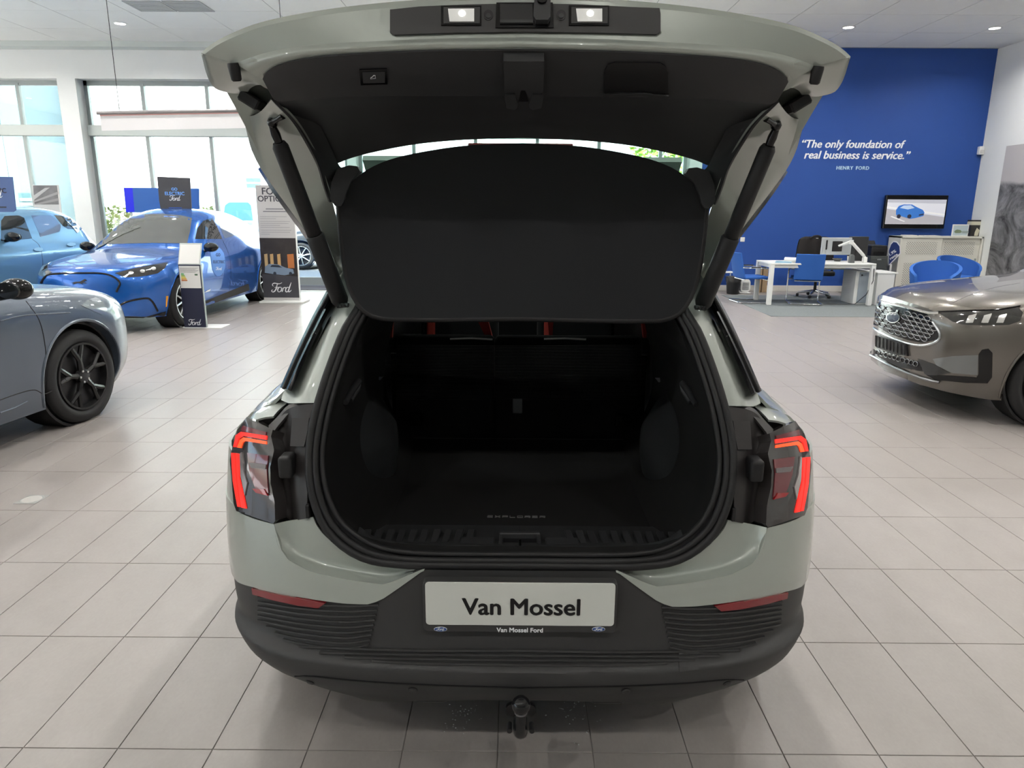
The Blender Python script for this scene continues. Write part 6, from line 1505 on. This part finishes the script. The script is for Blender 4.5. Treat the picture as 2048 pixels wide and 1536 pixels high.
# ---- bin, heater, low frame, cartons by the blue wall
pz = atZ(1465, 588, 0)
pz.z = .006; bn = thing('waste_bin', 'black waste bin with a bag by the blue wall', 'bin', (pz.x, pz.y, .006)); obj('bin_body', xf(lathe([(0, 0), (.115, 0), (.15, .33), (.142, .33), (.108, .01), (0, .01)], 24), tr(pz.x, pz.y, .0065)), M_black, bn, .8); obj('bin_bag', xf(lathe([(.152, .24), (.158, .32), (.155, .345), (.13, .34), (.10, .27)], 24), tr(pz.x, pz.y, .0065)), mat('thin black bag', (.035, .035, .036), .25), bn, .8)
pz = atZ(1488, 587, 0)
fh = thing('fan_heater', 'white fan heater beside the waste bin', 'heater', (pz.x, pz.y, .007)); obj('heater_body', xf(prism([(x, z) for x, z in rrect(-.10, .10, .02, .29, .08)], -.06, .06, 'y', .008), tr(pz.x, pz.y, .007)), M_wht, fh, .6); obj('heater_foot', xf(box(-.11, .11, -.07, .07, 0, .02, .006), tr(pz.x, pz.y, .007)), M_wht, fh)
for k in range(6): obj('heater_slat', xf(box(-.065, .065, -.068, -.062, .09 + k * .025, .10 + k * .025), tr(pz.x, pz.y, 0)), M_greyink, fh)
pz = atZ(1441, 592, 0)
lf = thing('low_side_table', 'low white framed side table beside the waste bin', 'table', (pz.x + .2, pz.y + .3, 0)); obj('table_top', box(pz.x - .05, pz.x + .42, pz.y + .55, pz.y + .85, .40, .42, .003), M_wht, lf)
for x in (pz.x - .05, pz.x + .40):
    for y in (pz.y + .55, pz.y + .83): obj('leg', box(x, x + .02, y, y + .02, .007, .40), M_wht, lf)
for q_, (a, lb, w, h_) in enumerate(((1516, 'brown upright cardboard leaning behind the desk legs', .05, .52), (1528, 'brown cardboard box standing behind the desk legs', .05, .48))):
    pz = atZ(a, 585, 0); o = obj('cardboard_box', box(pz.x - w, pz.x + w, pz.y, pz.y + .10, 0, h_, .004), MATS['cardboard']); tag(o, lb, 'box')
# ---- hanging banner
yh = 9.0
g1, g2 = atY(194, 226, yh), atY(640, 218, yh)
hb = thing('hanging_banner', 'long white banner hanging from a grey rail by a thin cable', 'banner', ((g1.x + g2.x) / 2, yh, g1.z - .25))
obj('banner_rail', tube([tuple(g1), tuple(g2)], .022, 12), mat('grey rail', (.34, .33, .33), .35, metal=.5), hb, .9)
obj('banner_cloth', thick(([tuple(g1 + Vector((.03, 0, -.015))), tuple(g2 + Vector((-.03, 0, -.015))), tuple(g2 + Vector((-.03, 0, -.20))), tuple(g1 + Vector((.03, 0, -.20)))], [(0, 1, 2, 3)]), .006, CAMPOS), mat('white banner cloth', (.82, .82, .84), .6), hb)
obj('banner_edge', thick(([tuple(g1 + Vector((.03, -.002, -.02))), tuple(g2 + Vector((-.03, -.002, -.02))), tuple(g2 + Vector((-.03, -.002, -.034))), tuple(g1 + Vector((.03, -.002, -.034)))], [(0, 1, 2, 3)]), .003, CAMPOS), mat('pink banner edge', (.75, .42, .40), .6), hb)
c0 = atY(239, 222, yh); obj('banner_cable', tube([(c0.x, yh, c0.z), (c0.x, yh, ZC)], .004, 6), M_black, hb); obj('banner_cable', tube([(g2.x - .4, yh, g2.z), (g2.x - .4, yh, ZC)], .004, 6), M_black, hb); obj('cable_hook', tube([(c0.x - .015, yh, c0.z + .02), (c0.x, yh, c0.z + .05), (c0.x + .015, yh, c0.z + .02)], .004, 6), M_alu, hb)
# ---- boards behind the cars
yb = 14.2
bb = board('display_board', 'plain blue display board by the window behind the blue car', 'sign', [(247, 375), (398, 377), (399, 425), (252, 425)], yb, mat('mid blue board', (.025, .12, .42), .45))
flat(bb, 'board_stripe', [(248, 376), (265, 376), (269, 424), (252.5, 424)], yb, mat('strong blue stripe', (.004, .01, .75), .4), 1)
for px in (262, 388): p = atY(px, 425, yb); obj('board_leg', box(p.x - .02, p.x + .02, yb, yb + .02, 0, p.z + .02), M_alu, bb)
gb = board('photo_board', 'grey road photo board by the window behind the light blue car', 'sign', [(64, 370), (117, 370), (124, 428), (70, 428)], yb, mat('light grey board', (.50, .51, .51), .5))
flat(gb, 'photo_print', [(66, 371), (115, 371), (119, 409), (69, 409)], yb, mat('grey photo', (.16, .16, .165), .5, var=.3, vscale=4), 1)
for k, (px, g_) in enumerate((([(66, 392), (90, 376), (100, 375), (68, 400)], .42), ([(67, 402), (116, 383), (117, 388), (68, 405)], .30), ([(68, 408), (117, 396), (118, 401), (80, 409)], .26))): flat(gb, 'photo_stripe', px, yb, mat('grey stripe %d' % k, (g_, g_, g_), .5), 2)
flat(gb, 'board_edge', [(114, 370.5), (117, 370.5), (124, 427), (120, 427)], yb, M_paper, 2)
obj('board_leg', box(atY(90, 428, yb).x, atY(97, 428, yb).x, yb, yb + .02, 0, atY(92, 426, yb).z), M_alu, gb)
yr2 = 10.3
r2_ = board('roof_sign', 'slate blue roof sign cropped by the picture edge on the light blue car', 'sign', [(-62, 352), (25, 354), (32, 420), (27, 424), (-50, 424), (-57, 412)], yr2, mat('slate blue sign', (.06, .11, .27), .4))
on_board(r2_, 'ELECTRIC', -44, 13.5, 385.5, yr2 - .002, M_navyp, .05); on_board(r2_, 'GO', -28, -8, 373, yr2 - .002, M_navyp, .05); script_on(r2_, -26, 6.5, 395, yr2 - .002, M_print_white)
flat(r2_, 'sign_clip', [(-10, 413), (13, 413), (13, 415.5), (-10, 415.5)], yr2, M_black, 2)
# ---- banner stand
pz = atZ(556, 604, 0); ys = pz.y
bs_ = thing('banner_stand', 'tall grey banner stand with a dark street photo beside the blue car', 'sign', (pz.x, ys, 0))
q4 = [(511, 369), (583, 369), (586, 596), (526, 596)]
a, b = atY(510, 370, ys), atY(592, 370, ys); xL, xR_ = atY(520, 480, ys).x - .01, atY(590, 480, ys).x + .01; zt_ = a.z
obj('stand_panel', box(xL, xR_, ys, ys + .05, .03, zt_, .003), M_greyb, bs_, .4); obj('stand_edge', box(xR_, xR_ + .015, ys, ys + .05, .03, zt_, .002), M_wht, bs_)
obj('stand_base', box(xL - .03, xR_ + .12, ys - .18, ys + .22, 0, .03, .004), M_wht, bs_, .4)
def sv(u, z): return (xL + u * (xR_ - xL), z)
def spr(name, uv, m, k, par=None): return obj(name, prism([sv(*p) for p in uv], ys - .0012 * k, ys - .0012 * (k - 1), 'y'), m, par or bs_)
zph = atY(550, 476, ys).z; zsc = atY(550, 595, ys).z
ph = spr('photo_print', [(0, zsc), (1, zsc), (1, zph), (0, zph)], mat('dark street photo', (.035, .030, .028), .5, var=.25, vscale=6), 1)
hp_ = zph - zsc
spr('photo_print', [(0, zsc), (1, zsc), (1, zsc + hp_ * .36), (0, zsc + hp_ * .40)], mat('grey road photo', (.060, .060, .068), .5), 2)
for u, w, c in ((.10, .09, (.50, .36, .18)), (.26, .09, (.55, .36, .16)), (.46, .09, (.55, .34, .14)), (.74, .18, (.48, .17, .05))): spr('photo_window', [(u, zsc + hp_ * .50), (u + w, zsc + hp_ * .50), (u + w, zsc + hp_ * .74), (u, zsc + hp_ * .73)], mat('lit window print %.2f' % u, c, .5), 2)
spr('photo_car', [(.08, zsc + hp_ * .42), (.10, zsc + hp_ * .52), (.22, zsc + hp_ * .57), (.48, zsc + hp_ * .56), (.66, zsc + hp_ * .51), (.88, zsc + hp_ * .48), (.90, zsc + hp_ * .41), (.62, zsc + hp_ * .38), (.30, zsc + hp_ * .40)], mat('pale blue car print', (.20, .27, .36), .5), 3)
spr('photo_car', [(.24, zsc + hp_ * .52), (.30, zsc + hp_ * .555), (.48, zsc + hp_ * .55), (.58, zsc + hp_ * .51)], mat('dark car print', (.03, .04, .06), .5), 4)
for u in (.36, .80): spr('photo_car', [(u + .045 * math.cos(t), zsc + hp_ * .41 + .03 * math.sin(t)) for t in np.linspace(0, 2 * PI, 12)[:-1]], mat('dark car print', (.03, .04, .06), .5), 4)
def stext(body, u0, u1, z, m, bold=.02):
    V, Fc = text(body, 1, bold, h=.0012); xs = [v[0] for v in V]; s = (u1 - u0) * (xR_ - xL) / (max(xs) - min(xs)); c = (max(xs) + min(xs)) / 2
    obj('lettering', place2d(([((x - c) * s, y * s, zz) for x, y, zz in V], Fc), (sv((u0 + u1) / 2, 0)[0], ys - .002, z), (1, 0, 0), (0, 0, 1)), m, bs_)
M_dk = mat('charcoal print', (.05, .05, .06), .5)
stext('FORD', .17, .83, atY(540, 389, ys).z, M_dk); stext('OPTIONS', .04, .96, atY(540, 403, ys).z, M_dk)
for y, u0, u1, t in ((419, .24, .72, .018), (424, .16, .82, .018), (434, .06, .80, .010), (438, .06, .50, .010), (443.5, .06, .88, .010), (447.5, .06, .84, .010), (451.5, .06, .60, .010), (455.5, .06, .86, .010), (461, .06, .90, .010), (465, .06, .86, .010), (469, .06, .30, .010)):
    z = atY(545, y, ys).z; spr('small_print', [(u0, z), (u1, z), (u1, z + t), (u0, z + t)], M_greyink if t > .015 else mat('pale small print', (.34, .34, .34), .5), 1)
obj('script_lettering', place2d(script_word((xR_ - xL) * .60, .0014), (sv(.52, 0)[0], ys - .0026, atY(555, 584, ys).z), (1, 0, 0), (0, 0, 1)), M_print_white, bs_)
# ---- price stand in front of the blue car
pz = atZ(388, 656, 0); yp_ = pz.y
st_ = thing('price_stand', 'slim navy price stand with printed sheets beside the blue car wheel', 'stand', (pz.x, yp_, 0))
xa, xb = atY(364, 600, yp_).x - .005, atY(404, 600, yp_).x + .02; zk = atY(386, 577, yp_).z; zs = atY(384, 529, yp_).z; ztp = atY(384, 487, yp_).z
obj('stand_post', box(xa, xb, yp_, yp_ + .03, .01, zs, .003), M_navyp, st_, .4); obj('stand_edge', box(xb, xb + .012, yp_, yp_ + .03, .01, zs, .002), M_alu, st_)
obj('base_plate', box(xa - .02, xb + .22, yp_ - .02, yp_ + .30, 0, .01, .002), M_wht, st_)
tp = thick(([(xa, yp_, zs), (xb, yp_, zs), (xb, yp_ + .12, ztp), (xa, yp_ + .12, ztp)], [(0, 1, 2, 3)]), .015, CAMPOS); obj('top_panel', tp, M_alu, st_)
sh = thick(([(xa + .012, yp_ - .001, zs + .012), (xb - .012, yp_ - .001, zs + .012), (xb - .012, yp_ + .116, ztp - .01), (xa + .012, yp_ + .116, ztp - .01)], [(0, 1, 2, 3)]), .004, CAMPOS); obj('price_sheet', sh, M_paper, st_)
ls = obj('energy_sheet', box(xa + .01, xb - .012, yp_ - .003, yp_, zk + .005, zs - .02), M_paper, st_)
for k, c in enumerate(((.10, .38, .14), (.30, .5, .12), (.62, .58, .10), (.62, .36, .06), (.5, .16, .05))):
    z = zk + .19 - k * .022; obj('energy_bar', box(xa + .03, xa + .07 + k * .010, yp_ - .005, yp_ - .003, z, z + .018), mat('energy %d' % k, c, .5), ls)
obj('energy_mark', box(xb - .085, xb - .045, yp_ - .005, yp_ - .003, zk + .18, zk + .20), mat('dark green mark', (.03, .09, .04), .5), ls)
for k in range(6): z = zs - .05 - k * .012; obj('small_print', box(xa + .02, xb - .03 - .02 * (k % 3), yp_ - .004, yp_ - .003, z, z + .004), M_greyink, ls)
obj('script_lettering', place2d(script_word((xb - xa) * .62, .0014), ((xa + xb) / 2, yp_ - .0003, atY(388, 650, yp_).z), (1, 0, 0), (0, 0, 1)), M_print_white, st_)
# ---- floor socket lid and drips under the car
P = [atZ(x, y, 0) for x, y in ((26, 1008), (70, 1008), (100, 991), (59, 990))]
fl_ = thing('floor_socket', 'small metal floor socket lid set in the tiles', 'socket', tuple(sum((p for p in P), Vector()) / 4)); c0 = sum((p for p in P), Vector()) / 4
obj('lid_frame', prism([(p.x, p.y) for p in P], .0, .0025, 'z', .0008), mat('worn steel lid', (.33, .33, .32), .5, metal=.3), fl_); obj('lid_ring', xf(lathe([(.052, .0025), (.058, .0035), (.062, .0025)], 28), tr(c0.x, c0.y, 0)), M_seam, fl_); obj('lid_plate', xf(lathe([(0, .003), (.052, .003), (.052, .002)], 28), tr(c0.x, c0.y, 0)), mat('lid infill', (.44, .43, .41), .4), fl_)
rnd = random.Random(5); D = []
for cx_, cy_, n in ((918, 1425, 34), (1150, 1415, 34), (905, 1450, 10), (1160, 1450, 10)):
    for _ in range(n):
        p = atZ(cx_ + rnd.gauss(0, 16), cy_ + rnd.gauss(0, 14), 0); r = rnd.uniform(.0012, .0035); D.append(xf(lathe([(r, 0), (r * .8, r * .35), (0.0001, r * .5)], 7), tr(p.x, p.y, .0002)))
wd = obj('water_drops', join(*D), mat('water', (.55, .56, .56), .03, spec=.9, coat=1), None, 1.5); tag(wd, 'scattered water drops on the tiles under the bumper', 'water drops', None, 'stuff')
